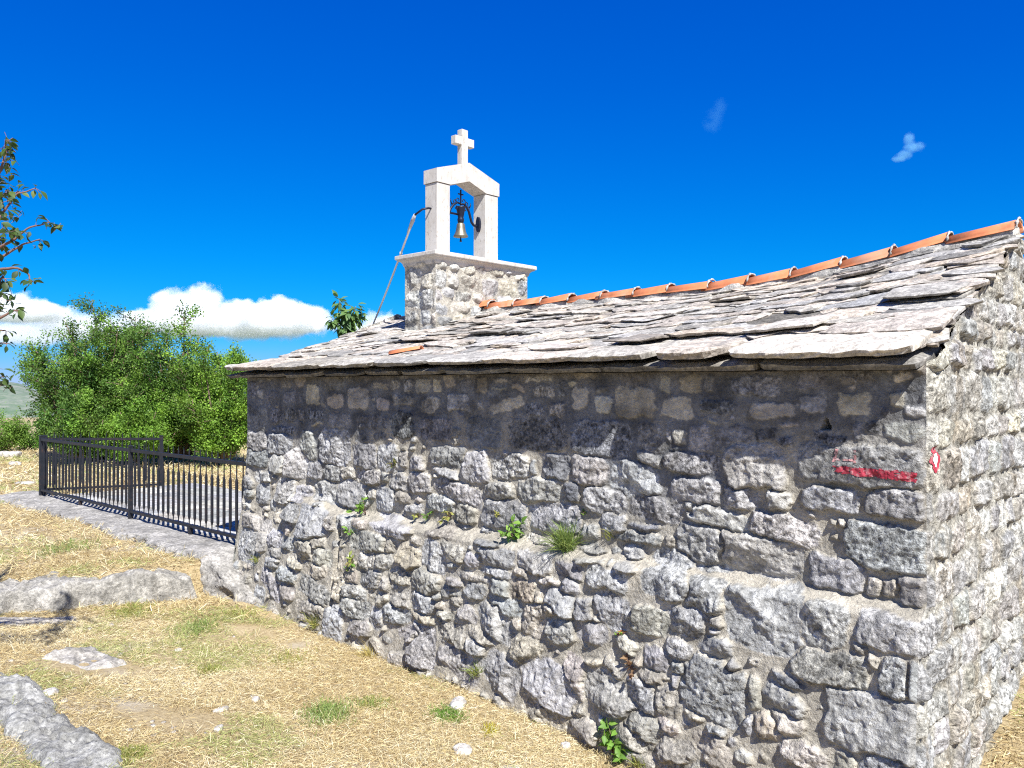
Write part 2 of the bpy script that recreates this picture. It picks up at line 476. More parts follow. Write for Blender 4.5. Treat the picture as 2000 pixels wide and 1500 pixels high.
# stones measured on the wall, listed by the close-up they were read from: origin x, origin y, scale, boxes
STONES = [
 (460, 700, 5, [(135,210,200,400,'d'),(210,300,280,400,'g'),(290,310,420,410,'d'),(440,320,660,440,'d'),(430,220,540,290,'b'),(570,170,670,290,'b'),(680,240,820,470,'c'),(860,160,1060,320,'d'),(875,350,1050,480,'c'),(1085,260,1300,500,'c'),(1320,220,1480,300,'b'),(1360,380,1495,500,'c'),(1500,190,1590,300,'g'),(1520,350,1740,460,'g'),(1620,190,1730,340,'g'),(1740,190,1910,340,'c'),(1790,380,1980,530,'b'),(140,460,310,720,'d'),(330,480,460,640,'d'),(470,490,600,640,'d'),(610,490,680,620,'d'),(690,500,860,620,'d'),(710,622,850,662,'c'),(880,530,1140,700,'d'),(1160,540,1420,700,'d'),(1500,520,1740,780,'d'),(1770,560,2115,800,'d'),(1430,560,1490,700,'d'),(310,665,600,740,'d'),(115,730,305,890,'g'),(310,750,540,930,'g'),(615,720,750,980,'g'),(810,710,1090,1030,'g'),(1120,830,1360,1070,'g'),(1375,840,1590,1090,'g'),(1590,900,1670,1060,'g'),(1690,960,1830,1090,'g'),(1140,730,1300,820,'d'),(1330,720,1480,800,'d'),(100,900,310,1060,'g'),(335,945,460,1110,'g'),(495,900,670,1170,'g'),(680,1010,820,1170,'g'),(830,1050,1000,1190,'g'),(1005,1075,1140,1180,'g'),(1150,1085,1400,1240,'g'),(1410,1110,1490,1200,'g'),(1490,1120,1680,1290,'g'),(1690,1120,1890,1310,'g'),(1905,1110,2030,1190,'g'),(180,1110,340,1210,'g'),(70,1150,180,1260,'g'),(205,1220,320,1430,'g'),(385,1180,560,1420,'g'),(575,1240,740,1410,'g'),(745,1190,960,1470,'g'),(980,1200,1270,1440,'g'),(1350,1260,1540,1490,'g'),(1565,1310,1700,1410,'b'),(1640,1410,1820,1500,'g'),(60,1270,190,1350,'g'),(1280,1280,1345,1370,'b')]),
 (840, 700, 5, [(120,150,230,280,'b'),(20,180,100,340,'c'),(260,200,430,330,'d'),(440,180,555,350,'c'),(575,200,800,240,'b'),(580,270,725,310,'c'),(765,240,930,320,'c'),(880,150,1230,220,'b'),(990,250,1220,390,'g'),(1240,180,1330,400,'d'),(1370,130,1650,210,'b'),(1355,290,1545,500,'c'),(1590,260,1750,330,'d'),(1595,350,1775,530,'c'),(1787,265,2195,580,'c'),(145,340,380,530,'g'),(440,420,515,510,'g'),(540,385,930,510,'c',.22),(880,450,1110,580,'d'),(1140,430,1310,580,'g'),(200,680,280,840,'g'),(330,560,680,900,'d'),(730,580,1330,920,'d'),(1340,590,1960,970,'d'),(0,860,320,1050,'d'),(330,920,560,1200,'g'),(590,940,945,1180,'g'),(960,1000,1020,1160,'g'),(1070,950,1350,1180,'d'),(1360,980,1720,1240,'g'),(20,1070,270,1180,'g'),(20,1190,540,1410,'g',-.25),(520,1210,800,1390,'g'),(840,1180,1290,1410,'g'),(1300,1220,1440,1400,'d'),(1510,1260,1900,1500,'g')]),
 (1200, 680, 6.25, [(550,330,695,545,'c'),(785,310,1060,535,'c'),(1070,320,1200,540,'g'),(1360,330,2050,590,'d'),(540,590,945,860,'c'),(1000,640,1500,810,'d'),(1565,655,2240,860,'c'),(255,900,580,1300,'g'),(700,1010,870,1180,'b'),(880,940,1180,1290,'g'),(1110,875,1290,940,'c'),(1200,950,1750,1230,'d'),(620,1000,700,1150,'g'),(0,300,470,420,'d'),(610,1190,860,1260,'d'),(1690,960,2000,1180,'d')]),
 (1500, 660, 6.25, [(790,670,1270,975,'c'),(1440,670,1690,860,'c'),(1480,430,1780,560,'c'),(1820,380,1950,480,'g'),(380,690,690,940,'g'),(830,420,1300,560,'d'),(330,400,700,640,'d'),(30,1040,450,1110,'b'),(990,1030,1180,1240,'g'),(500,1150,960,1320,'d'),(1360,1040,1900,1250,'p'),(1640,820,1960,980,'p'),(1200,1010,1400,1180,'d'),(1850,520,1985,760,'p'),(0,1190,330,1330,'d')]),
 (1180, 880, 5.882, [(50,130,600,510,'g'),(350,20,640,210,'g'),(690,20,1330,270,'g'),(750,330,1290,610,'g'),(300,520,870,830,'g',-.15),(910,580,1050,720,'g'),(1400,-90,2050,440,'g'),(1320,420,1750,660,'g'),(1860,470,2160,690,'g'),(950,660,1650,900,'g',-.1),(830,880,1340,1290,'g'),(1360,950,2240,1420,'g'),(1680,730,2400,1090,'g',-.12),(0,940,640,1060,'g'),(650,980,820,1100,'b'),(-10,1100,120,1370,'g'),(150,1110,430,1400,'g'),(440,1170,930,1700,'g'),(960,1350,1330,1850,'g'),(230,840,640,930,'d')]),
 (1480, 880, 5.882, [(390,-60,1860,415,'q'),(470,435,1150,705,'q'),(1165,445,1900,765,'q'),(870,800,1030,900,'c'),(960,830,1920,1370,'q'),(560,1200,1190,1640,'q',-.1)]),
 (1480, 1120, 3.922, [(-230,110,310,570,'g'),(325,225,640,580,'p'),(710,265,1270,650,'q',-.06),(800,20,930,190,'b'),(1060,30,1290,245,'q'),(930,40,1050,190,'b'),(210,600,820,880,'q'),(910,655,1120,970,'q'),(1130,690,1270,1020,'q'),(820,620,890,720,'b'),(470,935,1270,1410,'q'),(740,1410,1270,1800,'q'),(540,1400,720,1700,'g'),(20,880,330,1060,'g',-.35),(80,760,360,860,'d'),(90,1080,330,1270,'b',-.4),(160,1290,500,1500,'b',-.4)]),
 (460, 960, 5, [(60,240,320,380,'g'),(470,130,590,290,'g'),(595,140,850,440,'g'),(855,230,950,380,'g'),(960,220,1110,380,'g'),(1110,230,1270,370,'b'),(1275,250,1700,440,'g',-.12),(1100,400,1430,580,'g'),(1435,450,1540,580,'b'),(1650,440,1800,510,'b'),(1590,515,1780,740,'b',-.3),(10,390,190,680,'g'),(195,400,290,590,'g'),(310,380,440,560,'g'),(440,450,570,570,'g'),(270,540,450,640,'g'),(290,640,420,740,'g'),(570,490,740,690,'b'),(725,440,860,560,'b'),(745,560,920,720,'b'),(490,650,640,740,'b'),(660,710,890,840,'b'),(380,750,650,880,'g',-.1),(230,820,440,1000,'g',-.4),(570,860,920,1050,'g',-.25),(440,900,570,1040,'b'),(940,650,1050,1050,'b'),(1070,780,1190,910,'b'),(1190,780,1380,940,'g'),(1050,920,1260,1060,'g'),(1360,600,1520,750,'g'),(1200,600,1350,760,'b'),(1280,1010,1480,1120,'g'),(1480,950,1680,1140,'b'),(1060,1060,1290,1240,'g'),(1420,1120,1670,1310,'g'),(1690,1020,1930,1180,'g'),(1700,1185,1930,1300,'b'),(1580,1320,1930,1500,'g'),(860,1130,1030,1450,'g'),(590,1080,860,1200,'b'),(1380,830,1480,970,'b'),(1480,780,1690,900,'b'),(1700,770,1960,1000,'g'),(1300,1130,1415,1330,'g'),(1110,1245,1300,1400,'g')]),
 (820, 960, 5, [(45,30,330,200,'g'),(340,130,540,310,'g'),(590,90,1035,350,'g'),(1045,120,1540,400,'g'),(1770,210,2000,420,'g'),(1560,310,1750,470,'g'),(30,300,350,480,'b'),(390,330,490,410,'p'),(490,390,800,560,'g',-.25),(920,430,1300,590,'b',-.15),(1480,520,1910,740,'g',-.2),(580,560,930,740,'g'),(945,580,1270,780,'g'),(1340,690,1600,840,'g'),(1610,720,1980,990,'g',-.3),(0,500,230,790,'g',-.3),(200,520,420,690,'g'),(240,690,370,770,'g'),(420,600,600,740,'g'),(560,760,880,840,'g'),(250,780,660,870,'b',-.15),(920,760,1060,860,'b'),(260,850,450,940,'g'),(190,940,400,1040,'g'),(400,890,640,1050,'g'),(680,860,860,1010,'g'),(865,870,1110,1050,'b'),(1150,840,1390,930,'b'),(1390,850,1530,1040,'g',-.4),(640,1020,1020,1210,'g',-.15),(1110,980,1200,1090,'b'),(1220,950,1500,1200,'g',-.35),(1490,1040,1680,1270,'g'),(1700,990,2030,1340,'g',-.5),(1695,1120,1770,1300,'b'),(280,1050,430,1120,'b'),(90,990,190,1070,'g'),(130,1070,230,1140,'b'),(360,1120,550,1280,'g',-.4),(560,1120,900,1400,'g',-.5),(870,1230,980,1350,'b'),(990,1110,1200,1420,'b'),(1190,1110,1350,1220,'b'),(1240,1230,1490,1480,'g'),(1500,1270,1800,1480,'g'),(140,1170,330,1255,'b'),(140,1265,410,1500,'g'),(0,1150,140,1290,'b'),(430,1350,720,1500,'b',-.35)]),
 (1100, 1120, 4.762, [(590,340,1000,560,'b'),(980,330,1300,570,'g'),(1365,400,1470,490,'b'),(730,710,950,900,'g'),(960,620,1250,800,'g',-.2),(1260,600,1550,770,'g'),(1480,790,1640,970,'g',-.5),(1120,780,1670,1350,'g',-.25),(620,900,970,1030,'b',-.15),(990,840,1110,950,'g'),(990,960,1090,1070,'g'),(190,800,350,900,'b'),(360,830,570,960,'b',-.4),(140,930,650,1270,'g',-.25),(550,1020,880,1280,'g',-.4),(820,1040,1090,1360,'b',-.5),(0,780,180,1190,'b'),(0,1210,180,1330,'b'),(1110,1290,1330,1370,'b',-.25),(540,1300,880,1500,'b'),(830,1320,1060,1500,'b',-.5),(0,1340,340,1500,'b',-.3),(1690,980,1830,1270,'b'),(1660,1290,1740,1500,'g'),(1760,1290,2000,1520,'b'),(1280,1390,1480,1500,'g'),(460,600,700,720,'b',-.4),(640,740,730,900,'b')]),
 (800, 1200, 4, [(0,90,180,400,'g'),(220,270,530,480,'g',-.3),(440,210,640,330,'g',-.3),(545,330,880,600,'g',-.35),(865,370,1290,730,'g',-.25),(1090,320,1360,560,'b',-.4),(800,650,1230,850,'b',-.3),(800,200,1030,380,'b'),(1200,700,1390,810,'b'),(1100,780,1520,1000,'b',-.3),(1640,770,1980,1000,'b',-.2),(1600,920,1900,1090,'b',-.3),(1930,980,2200,1200,'b'),(1500,1020,1900,1200,'b'),(1950,1150,2400,1400,'b')]),
]

dt = .0075
tg = np.arange(0, WLEN+dt*.5, dt); zg = np.arange(-2.75, .135, dt)
U, Z = np.meshgrid(tg, zg, indexing='ij')
FL = Field(U, Z, 3)
rw = np.random.default_rng(5)
taken = []
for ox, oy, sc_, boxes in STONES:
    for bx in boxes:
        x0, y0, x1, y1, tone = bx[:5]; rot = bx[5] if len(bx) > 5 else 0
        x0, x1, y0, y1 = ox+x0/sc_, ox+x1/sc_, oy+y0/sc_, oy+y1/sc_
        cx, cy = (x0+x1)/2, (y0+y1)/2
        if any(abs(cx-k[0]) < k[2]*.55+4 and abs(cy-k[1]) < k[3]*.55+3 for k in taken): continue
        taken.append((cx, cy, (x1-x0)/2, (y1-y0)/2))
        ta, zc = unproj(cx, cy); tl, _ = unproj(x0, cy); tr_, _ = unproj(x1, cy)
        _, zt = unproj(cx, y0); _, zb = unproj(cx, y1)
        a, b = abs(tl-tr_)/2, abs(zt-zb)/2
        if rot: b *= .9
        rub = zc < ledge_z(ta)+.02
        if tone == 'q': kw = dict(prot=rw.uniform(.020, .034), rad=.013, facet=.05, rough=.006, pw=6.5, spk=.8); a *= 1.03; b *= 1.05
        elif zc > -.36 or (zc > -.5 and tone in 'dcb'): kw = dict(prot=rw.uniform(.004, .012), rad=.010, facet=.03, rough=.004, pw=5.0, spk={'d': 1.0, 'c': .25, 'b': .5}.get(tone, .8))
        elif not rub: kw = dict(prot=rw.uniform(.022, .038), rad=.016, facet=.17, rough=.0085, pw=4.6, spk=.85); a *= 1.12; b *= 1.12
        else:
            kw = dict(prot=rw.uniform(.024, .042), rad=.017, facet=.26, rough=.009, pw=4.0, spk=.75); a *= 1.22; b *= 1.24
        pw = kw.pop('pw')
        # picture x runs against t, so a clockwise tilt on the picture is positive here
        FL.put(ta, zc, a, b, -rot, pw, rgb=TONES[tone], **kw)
for k in range(9000):                        # small stones wedged between the large ones, and everything below the photographed stones
    tt, zz = rw.uniform(0.02, WLEN), rw.uniform(-2.75, .12)
    r = rw.uniform(.05, .10) if zz < -1.1 and k < 4000 else rw.uniform(.018, .05)
    v = FL.value(tt, zz)
    if v < -r*.75:
        hi = zz > -.4
        FL.put(tt, zz, r*rw.uniform(1., 1.7), r*rw.uniform(.65, 1.05), rw.normal(.25, .3), 3.2,
               rgb=TONES['d' if hi and rw.random() < .7 else 'b' if rw.random() < .6 else 'g'], prot=.005 if hi else rw.uniform(.010, .03), rad=.014, facet=.3, rough=.008, spk=.6)
mh = .003*sstep(-.9, -1.2, Z)-.006*sstep(-.35, -.6, Z)
band = np.exp(-((Z-ledge_z(U)+.008+.012*vnoise(FL.p*[5, 0, 1], 81))/.015)**2)*(1-sstep(5.2, 5.6, U))*(.2+.8*sstep(-.3, .3, vnoise(FL.p*[3, 0, 1], 83)))
FL.s1 = FL.s1-.075*band; FL.s2 = FL.s2-.075*band
hr, e_, ins = FL.relief(rw, mh)
off = off_long(U, Z)
# open joint down the plinth where two building phases meet, and the little triangular vent hole
tj, _ = unproj(650, 1120)
joint = np.exp(-((U-tj-.02*vnoise(FL.p*4, 91))/.018)**2)*sstep(-1.02, -1.12, Z)*sstep(-2.0, -1.85, Z)
hr = hr-.07*joint
th_, zh_ = unproj(1611, 828)
tri = (np.abs(U-th_) < .026*np.clip((zh_+.035-Z)/.06, 0, 1)) & (Z < zh_+.03) & (Z > zh_-.028)
hr = np.where(tri, -.14, hr)
edge_fade = sstep(0, .02, U)*(.3+.7*sstep(0, .05, WLEN-U))
bulge = .03*fbm(np.stack([U*.8, Z*1.1, U*0], -1), 3, seed=77)*sstep(0, .3, U)
D = off+hr*edge_fade+bulge
zm = Z+.5*sstep(-.25, .15, fbm(FL.p*[1.3, 1.3, 1], 3, seed=55))-.25
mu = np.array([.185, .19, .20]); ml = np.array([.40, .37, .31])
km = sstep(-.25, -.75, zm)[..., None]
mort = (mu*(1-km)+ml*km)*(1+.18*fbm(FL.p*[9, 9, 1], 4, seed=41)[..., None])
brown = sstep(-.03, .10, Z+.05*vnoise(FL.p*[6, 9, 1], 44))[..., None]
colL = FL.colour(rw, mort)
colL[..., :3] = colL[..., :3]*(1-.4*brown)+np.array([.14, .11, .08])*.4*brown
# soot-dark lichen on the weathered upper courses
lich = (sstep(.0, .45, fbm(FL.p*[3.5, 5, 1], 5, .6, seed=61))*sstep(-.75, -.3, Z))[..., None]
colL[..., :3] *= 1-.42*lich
nt_, nz_ = U.shape
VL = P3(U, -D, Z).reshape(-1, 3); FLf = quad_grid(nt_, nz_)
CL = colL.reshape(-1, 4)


def roof_z(s):
    s = np.asarray(s, float)
    return np.where(s < RIDGE_S, .13+(1.03-.13)*np.clip(s, -.3, 9)/RIDGE_S, 1.03-.8*(s-RIDGE_S))


# gable end, heavily pointed with pale mortar
def gable(tpos, du, seed, sgn, detail):
    q = np.linspace(0, 1, int(3.4/du)); f = np.linspace(0, 1, int(3.2/du))
    Q, Fz = np.meshgrid(q, f, indexing='ij')
    s0 = Q*FAR_S; Zt = -2.75+Fz*(roof_z(s0)-(.14*np.clip(s0/RIDGE_S, 0, 1) if tpos > 1 else 0)+2.75)
    S = -off_long(np.full_like(Zt, tpos), Zt)*(1-Q)+s0
    fd = Field(s0, Zt, seed)
    r = np.random.default_rng(seed)
    z = -2.75
    while z < 1.1:
        hh = r.uniform(.13, .25); s = -.1+r.uniform(-.2, 0)
        while s < FAR_S+.1:
            w = r.uniform(.16, .46)
            fd.put(s+w/2, z+hh/2+r.normal(0, .008), w/2-.010, hh/2-.011, r.normal(0, .03), 5.0,
                   rgb=np.array(TONES[r.choice(['p', 'p', 'g', 'g', 'b'])])*.96, prot=r.uniform(.014, .034), rad=.016, facet=.10, rough=.008, spk=.9)
            s += w
        z += hh
    h, e, _ = fd.relief(r)
    # trowelled mortar hides parts of the stones
    smear = .75*sstep(.12, .45, fbm(fd.p*[4, 4, 1], 4, seed=seed+3))
    h = h*(1-.7*smear)+.012*smear*(1+fbm(fd.p*[18, 18, 1], 3, seed=seed+8))+.02*ridged(fd.p*[7, 5, 1], 4, .6, seed=seed+12)
    h = h*sstep(0, .02, Q*FAR_S)+.03*fbm(fd.p*[1.2, 1.2, 1], 3, seed=seed)*sstep(0, .3, Q*FAR_S)
    mo = np.array([.36, .345, .30])*(1+.2*fbm(fd.p*[7, 7, 1], 4, seed=seed+4)[..., None])
    c = fd.colour(r, mo)
    c[..., :3] = c[..., :3]*(1-.7*smear[..., None])+np.array([.42, .415, .385])*.7*smear[..., None]
    st = sstep(.15, .5, fbm(fd.p*[9, 2.2, 1], 4, .6, seed=seed+19))[..., None]      # brown run-off and lichen
    c[..., :3] = c[..., :3]*(1-.45*st)+np.array([.25, .20, .13])*.45*st
    c[..., 3] = np.maximum(c[..., 3], .8)
    V = P3(tpos-sgn*h, S, Zt).reshape(-1, 3)
    return V, quad_grid(*Q.shape), c.reshape(-1, 4)


VG, FG, CG = gable(0.0, .010, 23, 1, True)
VW, FW, CW = gable(WLEN, .04, 29, -1, False)
# far long wall, never seen from the path: same stone, coarse
tb = np.linspace(0, WLEN, 60); zb = np.linspace(-2.75, .07, 30)
Ub, Zb = np.meshgrid(tb, zb, indexing='ij')
VB = P3(Ub, FAR_S+.02*fbm(np.stack([Ub*6, Zb*9, Ub*0], -1), 3), Zb).reshape(-1, 3)
CB = np.tile([.4, .38, .33, .8], (len(VB), 1))
n1, n2, n3 = len(VL), len(VL)+len(VG), len(VL)+len(VG)+len(VW)
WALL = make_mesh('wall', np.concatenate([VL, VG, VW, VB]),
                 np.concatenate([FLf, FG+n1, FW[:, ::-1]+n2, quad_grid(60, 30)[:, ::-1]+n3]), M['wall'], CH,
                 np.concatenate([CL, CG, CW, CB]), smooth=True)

# painted trail marks on the corner stone: paint film lying on the relief of the stone
nrm_off = P3(0, -.0035, 0)-P3(0, 0, 0)


def film(name, mask, mat, VV, shape, shift):
    m = mask.reshape(shape)
    fm = (m[:-1, :-1] & m[1:, :-1] & m[:-1, 1:] & m[1:, 1:])
    i, j = np.nonzero(fm); k = shape[1]
    a = i*k+j; f = np.stack([a, a+k, a+k+1, a+1], -1)
    u, inv = np.unique(f.ravel(), return_inverse=True)
    return make_mesh(name, VV[u]+shift, inv.reshape(-1, 4), mat, WALL, smooth=True)


def fine(t0, t1, z0, z1, st=.0022):
    """resampled patch of the wall surface"""
    A, B_ = np.meshgrid(np.arange(t0, t1, st), np.arange(z0, z1, st), indexing='ij')
    G = VL.reshape(nt_, nz_, 3); fi = np.clip(A/dt, 0, nt_-1.01); fj = np.clip((B_+2.75)/dt, 0, nz_-1.01)
    i0 = fi.astype(int); j0 = fj.astype(int); fi = (fi-i0)[..., None]; fj = (fj-j0)[..., None]
    return A, B_, G[i0, j0]*(1-fi)*(1-fj)+G[i0+1, j0]*fi*(1-fj)+G[i0, j0+1]*(1-fi)*fj+G[i0+1, j0+1]*fi*fj


ta, za = unproj(1638, 914); tb_, zb_ = unproj(1791, 931)
A, B_, PV = fine(tb_-.01, ta+.08, min(za, zb_)-.06, max(za, zb_)+.06)
q3 = np.stack([A, B_, A*0], -1)
lin = za+(zb_-za)*(A-ta)/(tb_-ta)
half = np.interp(A, [tb_, ta], [.026, .020])
stripe = (np.abs(B_-lin+.004+.010*fbm(q3*[30, 30, 1], 4, .7, seed=71)) < half+.006*fbm(q3*[160, 160, 1], 3, seed=72)) & (A < ta+.02+.05*vnoise(q3*[1, 70, 1], 5)) & (A > tb_+.004*vnoise(q3*[1, 90, 1], 6)) & (fbm(q3*[45, 160, 1], 3, .6, seed=8) > -.52)
film('painted_stripe', stripe, M['red_paint'], PV.reshape(-1, 3), A.shape, nrm_off)
tq, zq = unproj(1632, 889); tq2, _ = unproj(1672, 889)
A, B_, PV = fine(tq2-.03, tq+.04, zq-.05, zq+.05)
q3 = np.stack([A, B_, A*0], -1)
faint = (((np.abs(A-tq+.25*(B_-zq)) < .010) | (np.abs(A-tq2) < .008) | ((np.abs(B_-zq+.02) < .007) & (A < tq) & (A > tq2))) & (np.abs(B_-zq) < .035) & (fbm(q3*[70, 70, 1], 3, .6, seed=15) > -.25))
film('painted_stripe', faint, M['faded_paint'], PV.reshape(-1, 3), A.shape, nrm_off)
VGg = VG.reshape(int(3.4/.010), int(3.2/.010), 3)
Sg = np.linspace(0, 1, int(3.4/.010))[:, None]*FAR_S+0*VGg[..., 2]; Zg = VGg[..., 2]
zc_ = -(899-HORY)/F*4.02
# finer copy of the gable's corner strip so that the ring keeps its shape
qs = np.linspace(0.0, .17, 80); zs = np.linspace(zc_-.12, zc_+.12, 90)
QS, ZS = np.meshgrid(qs, zs, indexing='ij')
from_i = np.clip(QS/FAR_S*(VGg.shape[0]-1), 0, VGg.shape[0]-1.001)
i0 = from_i.astype(int); fi = (from_i-i0)[..., None]
ztop = roof_z(QS); fj = np.clip((ZS+2.75)/(ztop+2.75)*(VGg.shape[1]-1), 0, VGg.shape[1]-1.001); j0 = fj.astype(int); fj = (fj-j0)[..., None]
VS = (VGg[i0, j0]*(1-fi)*(1-fj)+VGg[i0+1, j0]*fi*(1-fj)+VGg[i0, j0+1]*(1-fi)*fj+VGg[i0+1, j0+1]*fi*fj)
rr = np.sqrt(((QS-.080)/.072)**2+((ZS-zc_)/.068)**2)+.08*vnoise(np.stack([QS*60, ZS*60, QS*0], -1), 3)
sh = P3(-.004, -.001, 0)-P3(0, 0, 0)
film('painted_ring', (rr < 1) & (rr > .55), M['red_paint'], VS.reshape(-1, 3), QS.shape, sh)
film('painted_ring', rr <= .52, M['white_paint'], VS.reshape(-1, 3), QS.shape, sh)['label'] = 'white centre of the red painted ring'

# ------------------------------------------------------------------ roof of limestone slabs
RZ_T = [0, .045, .42, .95, 1.54, 2.2, 3.3, 4.25, 5.0, 6.6]
RZ_Z = [1.10, 1.10, 1.06, .99, .925, .895, .89, .89, .905, .90]


def ridge_top(t): return np.interp(t, RZ_T, RZ_Z)-.03


def roof_pt(t, v, h):
    """t along, v up the slope 0 (wall face) .. 1 (ridge), h above the bed"""
    z = .15+(ridge_top(t)-.09-.15)*v
    s = RIDGE_S*v
    return P3(t, s-.38*h*1.0, z+h*.92)


def slab(mb, t0, w, v0, d, th, lift, rng, tiltt=0, tone=None, hbase=0, side=1, seed=0, rag=.05):
    nx, ny = max(6, int(w/.035)), max(4, int(d/.05))
    a, b = np.meshgrid(np.linspace(0, 1, nx), np.linspace(0, 1, ny), indexing='ij')
    def n1(k): return np.interp(np.linspace(0, 1, nx), np.linspace(0, 1, k), rng.normal(0, 1, k))
    front = rag*.5*n1(max(3, int(w/.12)))+rag*.25*n1(max(4, int(w/.05)))
    corner = rng.uniform(.0, .10, 2)
    front = front+corner[0]*np.exp(-a[:, 0]*w/.05)+corner[1]*np.exp(-(1-a[:, 0])*w/.05)
    skl, skr = rng.normal(0, .05, 2)
    T = t0+a*w+(1-a)*skl*(1-b)+a*skr*(1-b)
    Vd = front[:, None]*(1-b)+b*d
    base = lift*(1-b)+tiltt*(a-.5)*w+hbase
    p = np.stack([T*9, (v0+Vd)*9, np.full_like(T, seed*3.1)], -1)
    und = .006*fbm(p*.5, 2, seed=7)+.006*ridged(p*[1.0, 2.4, 1], 3, seed=9)
    tk = th*(1+.25*fbm(p*.6, 2, seed=4))
    rim = np.minimum(np.minimum(a*w, (1-a)*w), (b*d+.0))
    tk2 = tk-.35*th*np.exp(-rim/.018)
    SL = RIDGE_S*1.095
    def place(V_, h): return roof_pt(T, (v0+V_)/SL, h) if side == 1 else roof_far(T, (v0+V_), h)
    top = place(Vd, base+tk2+und); bot = place(Vd+.012*(1-b), base+und*.4)
    N = nx*ny
    V = np.concatenate([top.reshape(-1, 3), bot.reshape(-1, 3)])
    ids = np.arange(N).reshape(nx, ny)
    loop = np.concatenate([ids[:, 0], ids[-1, 1:], ids[::-1, -1][1:], ids[0, ::-1][1:-1]])
    mid = (V[loop]*.5+V[loop+N]*.5)
    fw = P3(0, -1, 0)-P3(0, 0, 0)
    mid = mid+fw*rng.uniform(-.009, .009, (len(loop), 1))*(1 if side == 1 else -1)
    V = np.concatenate([V, mid])
    k = len(loop); nxt = np.roll(np.arange(k), -1); mi = 2*N+np.arange(k)
    f = quad_grid(nx, ny)
    sides = np.concatenate([np.stack([loop, mi, mi[nxt], loop[nxt]], -1), np.stack([mi, loop+N, loop[nxt]+N, mi[nxt]], -1)])
    fs = np.concatenate([f[:, ::-1], f+N, sides])
    tn = np.array(tone if tone is not None else (.43, .385, .345))*rng.normal(1, .12)
    tn = tn*(1+rng.normal(0, .025)*np.array([1, .3, -1]))
    c = np.tile(np.append(np.clip(tn, .05, .8), .9), (len(V), 1))
    c[N:, :3] *= .70                                                      # weathered edges and undersides, darkened further with painted shade of the course gaps
    mb.append((V, fs, c))


def roof_far(t, v, h):
    s = RIDGE_S+1.2*(1-v/1.6)+.25
    s = FAR_S+.12-(v)*.78
    z = ridge_top(t)-.17-.8*(s-RIDGE_S)
    return P3(t, s+.5*h, z+.8*h)


rr_ = np.random.default_rng(31)
pieces = []
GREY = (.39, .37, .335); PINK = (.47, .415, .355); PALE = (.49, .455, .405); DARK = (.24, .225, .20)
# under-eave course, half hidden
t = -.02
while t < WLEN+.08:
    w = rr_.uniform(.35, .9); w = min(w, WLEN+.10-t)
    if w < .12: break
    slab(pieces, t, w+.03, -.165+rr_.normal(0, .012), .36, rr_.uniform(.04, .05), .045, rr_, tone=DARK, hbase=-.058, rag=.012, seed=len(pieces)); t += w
# eave course
t = .015
while t < WLEN+.16:
    w = rr_.uniform(.45, .95)
    if t < .2: w = 1.0
    w = min(w, WLEN+.13-t)
    if w < .12: break
    slab(pieces, t, w+.012, -.235+rr_.normal(0, .012), .58, rr_.uniform(.04, .055), .082, rr_, tone=PALE if t < .5 else PINK if rr_.random() < .6 else GREY, hbase=.0, rag=.02, seed=len(pieces)); t += w
v = -.02; course = 0
while v < 2.12:
    ex = rr_.uniform(.05, .08)
    t = rr_.uniform(-.03, -.005)
    endt = WLEN+rr_.uniform(-.02, .15)
    while t < endt:
        w = float(np.clip(rr_.lognormal(-1.05, .5), .14, .85)); w = min(w, endt-t+.02)
        if w < .10: break
        if not (4.97 < t+w/2 < 5.55 and v > 1.35) and rr_.random() > .04:
            tone = [PINK, GREY, PALE, DARK][rr_.choice(4, p=[.42, .32, .18, .08])]
            th = rr_.uniform(.012, .034)
            slab(pieces, t, w-rr_.uniform(.004, .02), v+rr_.normal(0, .022), min(rr_.uniform(.24, .36), 2.30-v), th, rr_.uniform(.018, .036)+(.03 if rr_.random() < .05 else 0), rr_,
                 tiltt=rr_.normal(0, .013), tone=tone, hbase=.006, seed=len(pieces), rag=.055)
        t += w
    v += ex; course += 1
# a few slabs that stand out in the picture: two wide ones propped up near the corner, one lifted over a hollow
def tv(px, py, h=.06):
    best = None
    for vv in np.linspace(0, 2.15, 120):
        z = .15+(1.0-.24)*vv/2.19+h; s = RIDGE_S*vv/2.19
        k = (px-1000)/F; cx, cy = C0[0]+DG[0]*s, C0[1]+DG[1]*s
        t_ = (k*cy-cx)/(DW[0]-k*DW[1]); Y = cy+DW[1]*t_
        y = HORY-z/Y*F
        if best is None or abs(y-py) < best[0]: best = (abs(y-py), t_, vv)
    return best[1], best[2]


for x0, x1, y, th, lift, tl, tone in ((1592, 1462, 650, .022, .065, -.05, PALE), (1276, 1190, 674, .02, .07, .04, PINK), (1835, 1610, 650, .03, .03, 0, PINK), (1880, 1720, 588, .022, .05, .02, GREY), (1120, 1020, 690, .02, .06, .04, PINK)):
    ta_, va_ = tv(x0, y); tb2, _ = tv(x1, y)
    slab(pieces, ta_, tb2-ta_, va_, .40, th, lift, rr_, tiltt=tl, tone=tone, hbase=.03, seed=len(pieces), rag=.03)
v = 0
while v < 1.5:
    t = -.02
    while t < WLEN+.1:
        w = min(rr_.uniform(.4, .8), WLEN+.12-t)
        if w < .1: break
        slab(pieces, t, w-.01, v+rr_.normal(0, .02), .42, .035, .04, rr_, tone=GREY, side=2, seed=len(pieces)); t += w
    v += .2
